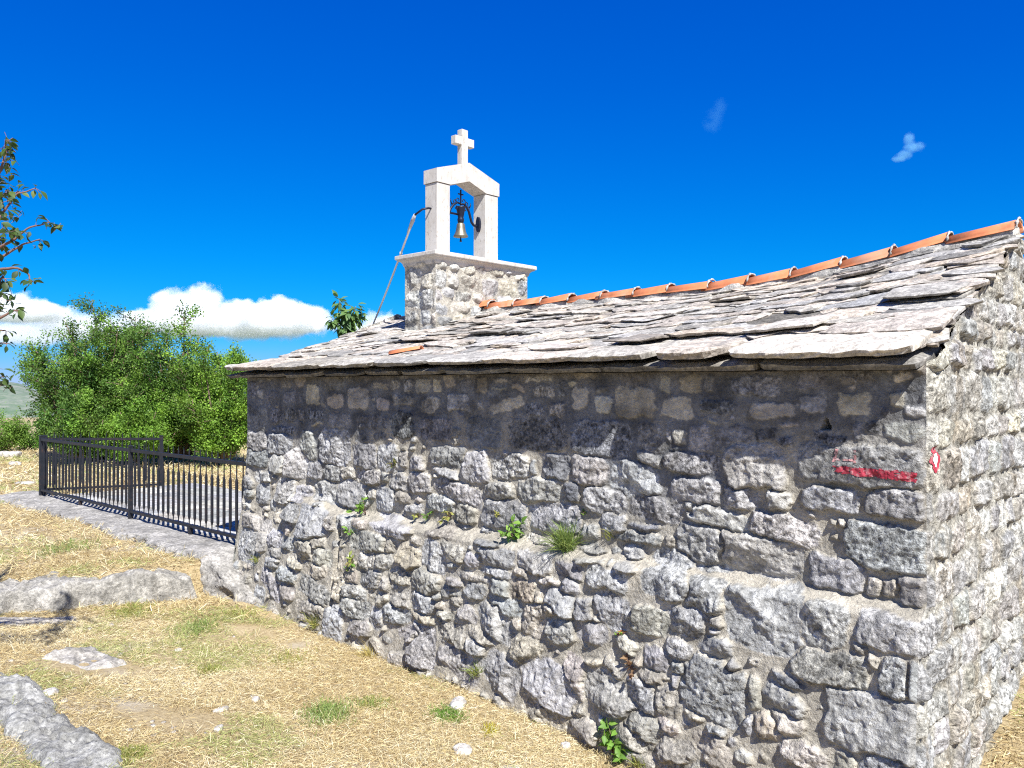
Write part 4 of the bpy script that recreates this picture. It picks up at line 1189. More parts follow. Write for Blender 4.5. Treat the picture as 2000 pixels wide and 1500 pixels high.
def railing(name, label, p, q, npanel, post_at, nbars, feet=()):
    p, q = np.asarray(p, float), np.asarray(q, float)
    root = thing(name, p, label, 'railing')
    d = q-p; L = np.linalg.norm(d); d /= L; sd_ = np.cross(UP, d)
    for x in post_at:
        mb = MB(); c = p+d*x
        mb.box(c+UP*.455, d*.024, sd_*.024, UP*.455, bevel=.003); mb.box(c+UP*.922, d*.027, sd_*.027, UP*.012, bevel=.006)
        mb.build('post', M['iron'], root)
    for x in feet:
        mb = MB(); mb.box(p+d*x+UP*.04, d*.02, sd_*.02, UP*.055); mb.build('foot', M['iron'], root)
    ps = list(post_at)
    if ps[-1] < L-.05: ps.append(L+.02)
    for z, hh in ((.10, .016), (.872, .02)):
        for a, b in zip(ps[:-1], ps[1:]):
            mb = MB(); mb.box(p+d*((a+b)/2)+UP*z, d*((b-a)/2-.024), sd_*.017, UP*hh, bevel=.002); mb.build('rail', M['iron'], root)
    for a, b in zip(ps[:-1], ps[1:]):
        nb = max(3, int(round((b-a)/nbars)))
        for k in range(1, nb):
            o = bpy.data.objects.new('bar', bar0.data); COL.objects.link(o); o.parent = root
            o.location = Vector(d*(a+(b-a)*k/nb))
    return root


pa = P3(12.57, 0.0, FZ0-.01); pb_ = P3(6.42, 0.0, FZ0)
railing('iron_railing', 'long black iron railing on the low stone wall running up to the chapel corner', pa, pb_, 2, (0, 3.27), .133, feet=(1.6, 4.88))
railing('iron_railing', 'short black iron railing going back from the far corner post to the open gateway', P3(12.57, .06, FZ0-.01), P3(12.57, 1.86, FZ0-.09), 1, (.0, 1.80), .133)
bpy.data.objects.remove(bar0)


# ------------------------------------------------------------------ leaves and grass
def leaf_quads(pos, dirv, size, wid, rng, fold=.25):
    """simple folded leaves: (n,3) positions, directions; returns V, F"""
    n = len(pos)
    dirv = dirv/(np.linalg.norm(dirv, axis=1)[:, None]+1e-9)
    a = rng.normal(size=(n, 3)); side = np.cross(dirv, a); side /= np.linalg.norm(side, axis=1)[:, None]+1e-9
    nm = np.cross(side, dirv)
    s = np.asarray(size)[:, None]; w = s*wid
    b = pos; m = pos+dirv*s*.45
    V = np.stack([b, m+side*w*.5+nm*w*fold, pos+dirv*s, m-side*w*.5+nm*w*fold], 1).reshape(-1, 3)
    i = np.arange(n)*4
    Fc = np.concatenate([np.stack([i, i+1, i+2], -1), np.stack([i, i+2, i+3], -1)])
    return V, Fc


def leaf_full(pos, dirv, upv, size, wid, rng, curl=.25):
    """ovate leaves with a midrib fold and a drooping tip"""
    n = len(pos); dirv = dirv/(np.linalg.norm(dirv, axis=1)[:, None]+1e-9)
    side = np.cross(dirv, upv); side /= np.linalg.norm(side, axis=1)[:, None]+1e-9
    nm = np.cross(side, dirv)
    prof = [(0, .02), (.18, .30), (.42, .48), (.68, .36), (.88, .14), (1.0, .0)]
    s = np.asarray(size)[:, None]
    V = []
    for u, w in prof:
        c = pos+dirv*s*u-nm*s*curl*u*u
        for q in (-1, 0, 1): V.append(c+side*s*wid*w*q*2*.5+nm*s*(.10*abs(q)*w*2))
    V = np.stack(V, 1); k = len(prof)*3
    base = (np.arange(n)*k)[:, None]
    f = []
    for a in range(len(prof)-1):
        for q in (0, 1): f.append([a*3+q, a*3+q+1, a*3+q+4, a*3+q+3])
    f = (base[:, :, None]+np.array(f)[None]).reshape(-1, 4)
    return V.reshape(-1, 3), f


def rep(c, k): return np.repeat(c, k, axis=0)


def tree(name, label, cat, base, H, W, nst, nleaf, lsize, cols, seed, group=None, low=.08, spread=1.0, trunk_r=.05):
    """many-stemmed tree: ascending limbs with twigs, leaves scattered along the twigs"""
    r = np.random.default_rng(seed); base = np.asarray(base, float)
    root = thing(name, base, label, cat, group)
    mb = MB(); tw0, tw1, twt = [], [], []
    for k in range(nst):
        an = 2*math.pi*(k/nst)+r.normal(0, .3); rad = W*.5*math.sqrt(r.uniform(.0, 1))*spread
        h = H*(1-.42*(rad/(W*.5))**2)*r.uniform(.78, .98)
        tip = base+np.array([math.cos(an)*rad, math.sin(an)*rad*.8, h])
        b0 = base+np.array([math.cos(an), math.sin(an), 0])*r.uniform(.0, .25)
        n = 9; u = np.linspace(0, 1, n)[:, None]
        pts = b0+(tip-b0)*np.concatenate([u**.8, u**.8, u], 1)+np.cumsum(r.normal(0, .03, (n, 3)), 0)
        mb.tube(pts, np.linspace(trunk_r*r.uniform(.7, 1.2), .006, n), 6)
        for j in range(int(26*H/3.5)):
            uu = r.uniform(low, .96); p = np.array([np.interp(uu, u[:, 0], pts[:, i]) for i in range(3)])
            ll = W*.17*r.uniform(.4, 1.2)*(1.15-uu*.42)
            d = np.array([r.normal(0, .8)+math.cos(an)*.5, r.normal(0, .8)+math.sin(an)*.5, r.uniform(.0, 1.2)]); d /= np.linalg.norm(d)
            e = p+d*ll+np.array([0, 0, .10*ll])
            mb.tube([p, (p+e)/2+r.normal(0, .02, 3), e], [.012, .008, .004], 4, cap=False)
            tw0.append(p); tw1.append(e)
    mb.build('trunk', M['bark'], root, smooth=True)
    tw0, tw1 = np.array(tw0), np.array(tw1)
    wgt = np.linalg.norm(tw1-tw0, axis=1)*r.uniform(.3, 1.7, len(tw0)); wgt /= wgt.sum()
    k = r.choice(len(tw0), nleaf, p=wgt); u = r.uniform(.1, 1.08, nleaf)[:, None]
    pos = tw0[k]+(tw1[k]-tw0[k])*u+r.normal(0, .075, (nleaf, 3))
    pos[:, 2] = np.maximum(pos[:, 2], base[2]+.03)
    d = (tw1[k]-tw0[k]); d /= np.linalg.norm(d, axis=1)[:, None]
    d = d*.5+r.normal(0, .6, (nleaf, 3))+np.array([0, 0, -.1])
    size = lsize*r.uniform(.65, 1.25, nleaf)
    V, f = leaf_quads(pos, d, size, .62, r)
    cc = np.array(cols); tone = (cc[r.choice(len(cc), len(tw0))]*r.normal(1, .22, (len(tw0), 1)))[k]*r.normal(1, .16, (nleaf, 1))
    make_mesh('crown', V, f, M['leaf'], root, rep(np.clip(tone, .01, .6), 4))
    return root


G1 = [(.105, .205, .035), (.14, .26, .04), (.19, .32, .055), (.06, .135, .028), (.115, .21, .045)]
G2 = [(.16, .29, .04), (.21, .35, .05), (.115, .22, .035)]
tree('leafy_tree', 'broad green many-stemmed tree behind the railing, the tallest and leftmost of the pair', 'tree', at(203, 893, 19.5), 3.95, 3.75, 30, 100000, .056, G1, 101, trunk_r=.05)
tree('leafy_tree', 'green many-stemmed tree behind the railing, between the tallest tree and the chapel', 'tree', at(352, 893, 18.6), 3.35, 2.9, 22, 70000, .054, G1+G2, 103, trunk_r=.045)
tree('bush', 'bright yellow-green bush close behind the railing beside the chapel corner', 'bush', at(436, 896, 17.6), 2.75, 2.1, 16, 44000, .052, G2, 107, trunk_r=.03)
tree('bush', 'low dark bush under the tall tree behind the railing', 'bush', at(160, 894, 18.2), 1.5, 1.9, 13, 28000, .055, G1, 109, trunk_r=.03)
tree('bush', 'low sunlit bush in the middle of the hedge behind the railing', 'bush', at(268, 897, 17.6), 1.35, 1.9, 12, 28000, .052, G2, 111, trunk_r=.03)
tree('bush', 'feathery bright green bush at the left edge of the dry field', 'bush', at(-5, 884, 21.5), .95, 2.1, 10, 10000, .05, [(.17, .30, .05), (.20, .33, .06)], 113, trunk_r=.02)
tree('bush', 'small rounded green bush between the feathery one and the railing post', 'bush', at(62, 880, 22.5), .72, 1.1, 8, 6000, .05, [(.15, .28, .05), (.12, .24, .04)], 115, trunk_r=.02)

# tree standing just outside the left edge; its leafy branches reach into view
tb0 = np.array([-3.55, 4.75, 0]); tb0[2] = float(ground_z(tb0[0], tb0[1]))
TR = thing('leafy_tree', tb0, 'tree at the left edge of the picture with red-brown twigs and dark leaves', 'tree')
mb = MB()
trunk_pts = [tb0, tb0+[.03, 0, .7], tb0+[.0, .03, 1.5], tb0+[.05, 0, 2.4], tb0+[.02, 0, 3.3], tb0+[.06, 0, 4.0]]
mb.tube(trunk_pts, [.075, .065, .055, .042, .028, .012], 10); mb.build('trunk', M['bark'], TR, smooth=True)
mb = MB(); lp, ldir = [], []
rl = np.random.default_rng(19)
branches = [([(-60, 420), (0, 335), (14, 300), (12, 272)], 4.5), ([(-90, 520), (-20, 452), (10, 405), (30, 372), (62, 362)], 4.55), ([(-90, 560), (-10, 490), (35, 465), (60, 446), (100, 438)], 4.5),
            ([(-80, 580), (0, 505), (40, 478), (75, 465)], 4.6), ([(-80, 560), (-10, 528), (30, 520), (52, 530), (62, 540)], 4.5), ([(-70, 650), (0, 560), (14, 540), (20, 545)], 4.4),
            ([(-60, 700), (-5, 620), (20, 598), (36, 592)], 4.4), ([(-70, 690), (-10, 638), (8, 640)], 4.5), ([(-60, 690), (-10, 673), (18, 672)], 4.5), ([(-60, 760), (-10, 742), (8, 735)], 4.5), ([(-70, 480), (-20, 400), (5, 372), (20, 368)], 4.6)]
for pth, Yb in branches:
    p = np.array([at(x, y, Yb+.03*math.sin(x)) for x, y in pth])
    st = np.array([tb0[0]+.03, tb0[1], p[0][2]-.35])
    p = np.concatenate([[st], p])
    ts = np.linspace(0, len(p)-1, 22); p = np.stack([np.interp(ts, np.arange(len(p)), p[:, i]) for i in range(3)], -1)
    p += np.cumsum(rl.normal(0, .0035, p.shape), 0)*np.linspace(0, 1, 22)[:, None]
    mb.tube(p, np.linspace(.013, .0028, 22), 6)
    m = 12 if len(pth) > 3 else 6
    for j in range(m):
        u = rl.uniform(.42, 1.0) if j > 3 else 1.0
        i = int(u*21); q = p[i]
        d = np.array([rl.normal(.25, .6), rl.normal(0, .6), rl.normal(-.15, .6)])
        st2 = q+d/np.linalg.norm(d)*rl.uniform(.01, .03)
        mb.tube([q, st2], [.0018, .0012], 4, cap=False)
        lp.append(st2); ldir.append(d+[0, 0, -.25])
for (cx, cy, sx, sy, n_) in ((8, 310, 12, 26, 26), (6, 372, 14, 18, 22), (14, 435, 18, 18, 22), (16, 300, 8, 16, 12), (2, 560, 7, 18, 12), (22, 588, 12, 10, 10), (3, 600, 6, 14, 10), (10, 740, 8, 8, 8), (110, 438, 8, 6, 8), (45, 460, 14, 8, 8), (8, 455, 8, 10, 8)):
    for j in range(n_):
        q = at(rl.normal(cx, sx), rl.normal(cy, sy), 4.5+rl.normal(0, .06)); lp.append(q); ldir.append(np.array([rl.normal(.2, .7), rl.normal(0, .7), rl.normal(-.3, .6)]))
        mb.tube([q, q+rl.normal(0, .02, 3)+[-.02, 0, -.012]], [.0012, .0014], 4, cap=False)
# the rest of the crown, outside the frame
for j in range(0):
    q = tb0+np.array([rl.normal(-.45, .3), rl.normal(0, .45), rl.uniform(1.6, 4.2)])
    if q[0]/q[1] > -.66: continue
    lp.append(q); ldir.append(rl.normal(0, 1, 3))
mb.build('branch', M['twig'], TR, smooth=True)
lp, ldir = np.array(lp), np.array(ldir); n_ = len(lp)
upv = rl.normal(0, .5, (n_, 3))+[0, 0, 1]
V, f = leaf_full(lp, ldir, upv, rl.uniform(.035, .062, n_), .62, rl)
lc = np.array([(.045, .09, .03), (.06, .11, .035), (.085, .14, .035), (.14, .19, .05), (.05, .085, .035)])[rl.choice(5, n_, p=[.3, .28, .2, .1, .12])]
make_mesh('leaves', V, f, M['leaf'], TR, rep(lc, 18), smooth=True)

# sapling growing behind the chapel, showing over the roof
sb = at(676, 645, 9.9)
gb = P3(WLEN+.22, 1.35, -1.75)
SP_ = thing('sapling', gb, 'leafy green sapling rising behind the slab roof beside the bell rope', 'sapling')
mb = MB(); rs = np.random.default_rng(21); lp, ld, lu = [], [], []
tops = [(662, 585), (695, 598), (648, 622), (680, 612), (706, 610)]
for x, y in tops:
    e = at(x, y, 9.75+rs.normal(0, .1)); mid_ = at(676, 650, 9.8)
    pts = np.array([gb+[rs.normal(0, .03), rs.normal(0, .03), 0], gb*.5+mid_*.5, mid_, mid_*.45+e*.55, e]); ts = np.linspace(0, 4, 24)
    pts = np.stack([np.interp(ts, np.arange(5), pts[:, i]) for i in range(3)], -1)
    mb.tube(pts, np.linspace(.016, .004, 24), 6)
    for j in range(60):
        i = rs.integers(12, 24); d = rs.normal(0, 1, 3)*[1, 1, .6]; d /= np.linalg.norm(d)
        q = pts[i]+d*.035; lp.append(q); ld.append(d*.9+[0, 0, -.35]); lu.append(rs.normal(0, .4, 3)+[0, -.2, 1])
mb.build('stem', M['bark'], SP_, smooth=True)
V, f = leaf_full(np.array(lp), np.array(ld), np.array(lu), rs.uniform(.07, .115, len(lp)), .55, rs, .35)
lc = np.array([(.10, .19, .07), (.13, .23, .07), (.16, .26, .075)])[rs.integers(0, 3, len(lp))]
make_mesh('leaves', V, f, M['leaf'], SP_, rep(lc, 18), smooth=True)


# plants rooted in the wall and at its foot
def wall_plant(name, px, py, label, cat, kind, size, n, cols, seed, droop=.0, onground=False):
    r = np.random.default_rng(seed)
    if onground: b = gpix(px, py)
    else:
        t, z = unproj(px, py); i = int(np.clip(t/dt, 0, nt_-1)); j = int(np.clip((z+2.75)/dt, 0, nz_-1)); b = VL.reshape(nt_, nz_, 3)[i, j]
    outn = -DG3
    root = thing(name, b, label, cat)
    mb = MB(); lp, ld, lu = [], [], []
    V_, F_, C_ = [], [], []
    if kind == 'grass':
        m = n; d = r.normal(0, .55, (m, 3))+outn*.35+UP*(1.0); d[:, 2] = np.abs(d[:, 2])
        d /= np.linalg.norm(d, axis=1)[:, None]
        Vb_, Fb_ = blades(b+r.normal(0, .02, (m, 3))*[1, 1, .5], d, size*r.uniform(.5, 1.1, m), .0045, r, .45)
        cc = np.array(cols)[r.integers(0, len(cols), m)]*r.normal(1, .15, (m, 1))
        make_mesh('blades', Vb_, Fb_, M['leaf'], root, rep(np.clip(cc, .02, .8), 5))
        return root
    for k in range(max(4, n//7)):
        d = r.normal(0, .6, 3)+outn*.6+UP*(.75-droop); d /= np.linalg.norm(d)
        e = b+d*size*r.uniform(.5, 1.0); m_ = (b+e)/2+UP*size*.08
        mb.tube([b, m_, e], [.0028, .002, .0012], 5)
        for j in range(7):
            u = r.uniform(.3, 1.05); q = b*(1-u)**2+2*m_*u*(1-u)+e*u*u
            dd = r.normal(0, .8, 3)+d*.5; lp.append(q); ld.append(dd); lu.append(r.normal(0, .5, 3)+UP+outn*.5)
    mb.build('stem', M['twig'], root, smooth=True)
    V, f = leaf_full(np.array(lp), np.array(ld), np.array(lu), size*r.uniform(.22, .42, len(lp)), .55, r)
    cc = np.array(cols)[r.integers(0, len(cols), len(lp))]*r.normal(1, .12, (len(lp), 1))
    make_mesh('leaves', V, f, M['leaf'], root, rep(np.clip(cc, .02, .8), 18), smooth=True)
    return root


def blades(pos, d, length, width, r, bend=.5):
    n = len(pos)
    a = np.cross(d, r.normal(size=(n, 3))); a /= np.linalg.norm(a, axis=1)[:, None]+1e-9
    l = np.asarray(length)[:, None]; w = np.asarray(width)*np.ones((n, 1))
    dn = np.array([0, 0, -1.0])
    m = pos+d*l*.55+a*l*.05; e = pos+d*l*.95+dn*l*bend*.35+r.normal(0, .06, (n, 3))*l
    V = np.stack([pos-a*w*.5, pos+a*w*.5, m-a*w*.4, m+a*w*.4, e], 1).reshape(-1, 3)
    i = np.arange(n)*5
    F3 = np.concatenate([np.stack([i, i+1, i+3], -1), np.stack([i, i+3, i+2], -1), np.stack([i+2, i+3, i+4], -1)])
    return V, F3


GW = [(.16, .30, .05), (.20, .34, .06), (.13, .25, .05)]
GY_ = [(.32, .34, .09), (.26, .31, .08), (.38, .34, .12)]
GB = [(.20, .29, .09), (.25, .33, .10), (.28, .34, .10)]
wall_plant('wall_plant', 714, 1003, 'small leafy green weed on the ledge, highest at the left', 'plant', 'leaf', .14, 40, GW, 1)
wall_plant('wall_plant', 812, 1010, 'thin yellow-green weed along the ledge crack left of the wall middle', 'plant', 'leaf', .09, 24, GY_, 2)
wall_plant('wall_plant', 834, 1006, 'upright green sprig on the ledge just right of the thin weed', 'plant', 'leaf', .10, 18, GW, 22)
wall_plant('wall_plant', 678, 1044, 'bright green leafy weed in the gap under the ledge at left', 'plant', 'leaf', .10, 28, GW, 3)
wall_plant('wall_plant', 687, 1096, 'drooping weed with yellowing leaves in the vertical joint', 'plant', 'leaf', .13, 28, GY_+GW, 4, .6)
wall_plant('wall_plant', 878, 1008, 'yellowed trailing weed hanging on the wall right of the ledge sprig', 'plant', 'leaf', .11, 24, GY_, 5, .6)
wall_plant('wall_plant', 1008, 1046, 'fresh green rosette weed on the ledge beside the big grass tuft', 'plant', 'leaf', .16, 70, GW, 6)
wall_plant('grass_tuft', 1105, 1072, 'big bushy green grass tuft growing out of the wall ledge', 'grass tuft', 'grass', .27, 330, GB, 7)
wall_plant('wall_plant', 1141, 1002, 'tiny green seedling in a shaded wall joint', 'plant', 'leaf', .05, 10, GW, 8)
wall_plant('wall_plant', 770, 908, 'tiny dark weed high on the wall at left', 'plant', 'leaf', .08, 14, [(.12, .16, .05), (.2, .2, .06)], 9)
wall_plant('wall_plant', 975, 1006, 'small olive sprig growing on a stone left of the rosette', 'plant', 'leaf', .06, 12, GY_, 23)
wall_plant('wall_plant', 1190, 1046, 'sparse dry weed in the wall right of the big grass tuft', 'plant', 'grass', .12, 40, GY_, 10)
wall_plant('wall_plant', 1209, 1240, 'tiny weed with orange leaves low on the wall', 'plant', 'leaf', .06, 12, [(.45, .16, .04), (.2, .3, .06)], 11)
wall_plant('wall_plant', 1232, 1318, 'dry brown twiggy weed on the lower wall stones', 'plant', 'leaf', .12, 14, [(.22, .13, .08), (.28, .18, .1)], 12)
wall_plant('wall_plant', 1193, 1475, 'leafy green weed at the foot of the wall, bottom of the picture', 'plant', 'leaf', .20, 84, GW, 13)
wall_plant('grass_tuft', 928, 1318, 'dark green tuft at the foot of the wall under a large stone', 'grass tuft', 'grass', .16, 70, GB+GY_, 14)
wall_plant('grass_tuft', 615, 1222, 'upright yellow-green tuft at the foot of the wall near its left end', 'grass tuft', 'grass', .22, 90, GY_, 15)
wall_plant('grass_tuft', 722, 1290, 'straw-coloured tuft leaning on the foot of the wall', 'grass tuft', 'grass', .22, 160, [(.55, .45, .18), (.48, .42, .16)], 16)
wall_plant('grass_tuft', 1247, 1492, 'yellow-green tuft right of the leafy weed at the bottom', 'grass tuft', 'grass', .10, 60, GY_, 17)
wall_plant('wall_plant', 495, 1096, 'pale green weed where the railing base meets the chapel', 'plant', 'grass', .12, 50, GY_, 18)

# green tufts out on the lawn
for px, py, sx, sy, n_, sz_, lab, cset in ((262, 1190, 22, 9, 240, .09, 'yellow-green grass patch in the lawn below the end of the long ledge', GY_), (385, 1225, 26, 12, 240, .08, 'dark green grass patch in the middle of the upper lawn', GB),
                                   (470, 1198, 22, 8, 160, .07, 'faint green grass patch near the foot of the base wall', GY_), (640, 1392, 28, 12, 420, .09, 'long green grass patch at the centre of the foreground', GB),
                                   (725, 1372, 24, 7, 170, .07, 'thin green grass strip right of the long foreground patch', GB+GY_), (875, 1400, 20, 8, 300, .06, 'bright green patch around the flat white stone', GW),
                                   (412, 1312, 12, 7, 160, .07, 'mossy olive patch in the middle of the lawn', GY_), (250, 1472, 18, 10, 220, .07, 'olive grass patch beside the jagged outcrop', GY_),
                                   (958, 1432, 9, 6, 140, .05, 'small yellow moss patch above the sunken flat stone', [(.5, .42, .05), (.42, .4, .06)]), (130, 1070, 34, 10, 300, .10, 'grey-green tuft in the dry upper lawn at left', GB), (560, 1290, 30, 10, 120, .08, 'sparse green blades in the lawn near the straw tuft', GY_)):
    r = np.random.default_rng(px); b = gpix(px, py); n_ = int(n_*2.4)
    g1 = gpix(px+sx, py); g2 = gpix(px, min(1499, py+sy)) if py+sy > HORY+60 else b
    ex, ey = abs(g1[0]-b[0]), abs(g2[1]-b[1])
    xy = b[:2]+np.stack([r.normal(0, ex*.8, n_), r.normal(0, ey*.9, n_)], -1)
    z = ground_z(xy[:, 0], xy[:, 1]); d = r.normal(0, .55, (n_, 3)); d[:, 2] = np.abs(d[:, 2])+.6; d /= np.linalg.norm(d, axis=1)[:, None]
    V, f = blades(np.concatenate([xy, z[:, None]-.005], 1), d, sz_*r.uniform(.5, 1.2, n_), .0046, r, .6)
    cc = np.array(cset)[r.integers(0, len(cset), n_)]*r.normal(1, .15, (n_, 1))
    tag(make_mesh('grass_tuft', V, f, M['leaf'], None, rep(np.clip(cc, .02, .8), 5), origin=b), lab, 'grass tuft')


# dry thatch over the whole meadow: uncountable
def thatch(x, y, keep, length, width, r, lay=.35, zoff=.0):
    x, y = x[keep], y[keep]; n = len(x)
    z = ground_z(x, y)
    p = np.stack([x, y, x*0], -1)
    d = r.normal(0, 1, (n, 3)); d[:, 2] = np.abs(r.normal(.06, lay, n)); d /= np.linalg.norm(d, axis=1)[:, None]
    pos = np.stack([x, y, z+.002+np.abs(r.normal(0, .009, n))+zoff], -1)
    V, f = blades(pos, d, length*r.uniform(.45, 1.25, n), width, r, .55)
    pal = np.array([(.62, .52, .285), (.68, .60, .39), (.53, .425, .22), (.35, .255, .125), (.74, .68, .49), (.35, .38, .14)])
    pch = fbm(p*.9, 4, seed=31); gch = fbm(p*1.3+9, 4, seed=33)
    k = np.where(r.random(n) < .25+.5*sstep(-.1, .4, pch), r.choice([1, 4, 0], n), r.choice([0, 2, 3], n))
    k = np.where((r.random(n) < .65*sstep(.0, .4, gch)), 5, k)
    c = pal[k]*r.normal(1, .14, (n, 1))
    return V, f, rep(np.clip(c, .03, .85), 5)


def wall_tn(x, y):
    rx, ry = x-C0[0], y-C0[1]
    return rx*DW[0]+ry*DW[1], -(rx*DG[0]+ry*DG[1])


rg = np.random.default_rng(3)
parts_ = []
n_ = 320000
x = rg.uniform(-4.6, 1.9, n_); y = rg.uniform(3.2, 8.6, n_)
t, n = wall_tn(x, y)
p = np.stack([x, y, x*0], -1)
bare = fbm(p*1.6, 4, seed=35)
gravel = np.exp(-(((x+2.05)/.35)**2+((y-4.75)/.25)**2))+np.exp(-(((x+2.95)/.4)**2+((y-5.7)/.25)**2))
inview = (x/y > -.68) & (x/y < .35)
keep = inview & (n > .12) & (bare+1.3*gravel*rg.uniform(.4, 1, n_) < .34+.25*rg.random(n_)) & ((t < 5.9) | (n > .40)) & (rg.random(n_) < np.clip(5.2/y, 0, 1)**.7)
parts_.append(thatch(x, y, keep, .058, .0025, rg))
n_ = 60000
x = rg.uniform(-4.6, 1.9, n_); y = rg.uniform(3.2, 8.6, n_); t, n = wall_tn(x, y); p = np.stack([x, y, x*0], -1)
clump = vnoise(p*5.5, 91)+.6*vnoise(p*2.2, 92); foot = np.exp(-((n-.16)/.07)**2)
keep = (x/y > -.68) & (x/y < .35) & (n > .10) & ((clump > .72) | ((foot > .35) & (vnoise(p*3, 93) > -.1) & (rg.random(n_) < .8))) & ((t < 6.2) | (n > .5))
parts_.append(thatch(x, y, keep, .10, .0028, rg, 1.6))
n_ = 60000
x = rg.uniform(-11, -2.2, n_); y = rg.uniform(7.2, 15, n_); t, n = wall_tn(x, y)
keep = (x/y > -.68) & (x/y < -.3) & (n > .36) & (rg.random(n_) < np.clip(9/y, 0, 1))
parts_.append(thatch(x, y, keep, .13, .006, rg, .5))
n_ = 42000
x = rg.uniform(-16, -2, n_); y = rg.uniform(13, 25, n_); t, n = wall_tn(x, y)
keep = (x/y > -.68) & (x/y < -.3) & ((n > .3) | (n < -2.45) | (t > 12.7))
parts_.append(thatch(x, y, keep, .20, .012, rg, .6))
n_ = 60000
x = rg.uniform(1.8, 6.5, n_); y = rg.uniform(3.4, 9, n_); t, n = wall_tn(x, y)
keep = (t < -.06) & (x/y < .70)
parts_.append(thatch(x, y, keep, .09, .005, rg, .3))
nV = 0; vs, fs, cs = [], [], []
for V_, f_, c_ in parts_:
    vs.append(V_); fs.append(f_+nV); cs.append(c_); nV += len(V_)
st = make_mesh('dry_grass', np.concatenate(vs), np.concatenate(fs), M['straw'], None, np.concatenate(cs))
tag(st, kind='stuff')

# ------------------------------------------------------------------ sky, clouds, sun
SUN_TO = np.array([.158, -.375, .45]); SUN_TO /= np.linalg.norm(SUN_TO)
el = math.asin(SUN_TO[2]); az = math.atan2(SUN_TO[0], SUN_TO[1])
w = bpy.data.worlds.new('World'); SC.world = w; w.use_nodes = True
nt = w.node_tree; bg = nt.nodes['Background']
sky = nt.nodes.new('ShaderNodeTexSky'); sky.sky_type = 'NISHITA'; sky.sun_disc = False
sky.sun_elevation = el; sky.sun_rotation = az; sky.altitude = 1500; sky.air_density = 1.0; sky.dust_density = .3; sky.ozone_density = 3.0
EXPO = .85
SKYK = .10                                            # strength of the sky as it lights the place
# sky graded deep blue in view, its unseen sunward half paler to fill shade
hs = nt.nodes.new('ShaderNodeHueSaturation'); hs.inputs['Saturation'].default_value = 1.45; hs.inputs['Hue'].default_value = .495
nt.links.new(sky.outputs[0], hs.inputs['Color'])
sp = nt.nodes.new('ShaderNodeSeparateColor'); nt.links.new(hs.outputs[0], sp.inputs[0])
g0 = .12*1.464
r_ = math_node(nt, 'MULTIPLY', math_node(nt, 'POWER', math_node(nt, 'MULTIPLY', sp.outputs[0], g0), 2.4), .13/2**EXPO/SKYK)
gx_ = math_node(nt, 'MULTIPLY', math_node(nt, 'POWER', math_node(nt, 'MULTIPLY', sp.outputs[1], g0), 1.1), -.66/.8)
g_ = math_node(nt, 'MULTIPLY', math_node(nt, 'SUBTRACT', 1.0, math_node(nt, 'EXPONENT', gx_, 0.0)), .8/2**EXPO/SKYK)
b_ = math_node(nt, 'MULTIPLY', math_node(nt, 'POWER', math_node(nt, 'MULTIPLY', sp.outputs[2], g0), .556), .867/2**EXPO/SKYK)
cb_ = nt.nodes.new('ShaderNodeCombineColor')
for q, v in enumerate((r_, g_, b_)): nt.links.new(v, cb_.inputs[q])
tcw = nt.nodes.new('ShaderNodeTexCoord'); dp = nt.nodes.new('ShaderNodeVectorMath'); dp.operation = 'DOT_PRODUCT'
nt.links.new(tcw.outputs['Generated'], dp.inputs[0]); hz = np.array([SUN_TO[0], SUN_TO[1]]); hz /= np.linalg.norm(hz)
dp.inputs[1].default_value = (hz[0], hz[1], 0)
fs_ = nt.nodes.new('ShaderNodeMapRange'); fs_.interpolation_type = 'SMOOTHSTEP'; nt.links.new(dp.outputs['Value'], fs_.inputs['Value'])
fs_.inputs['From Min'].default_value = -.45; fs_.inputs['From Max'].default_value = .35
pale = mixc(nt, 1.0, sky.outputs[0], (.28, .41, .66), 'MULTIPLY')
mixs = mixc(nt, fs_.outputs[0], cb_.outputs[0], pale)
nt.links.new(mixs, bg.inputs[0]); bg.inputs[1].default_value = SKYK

sl = bpy.data.lights.new('sun', 'SUN'); sl.energy = 5.0; sl.angle = math.radians(.53); sl.color = (1, .975, .93)
so = bpy.data.objects.new('sun', sl); COL.objects.link(so)
so.rotation_euler = Vector(SUN_TO).to_track_quat('Z', 'Y').to_euler(); so.location = (2, -6, 8)


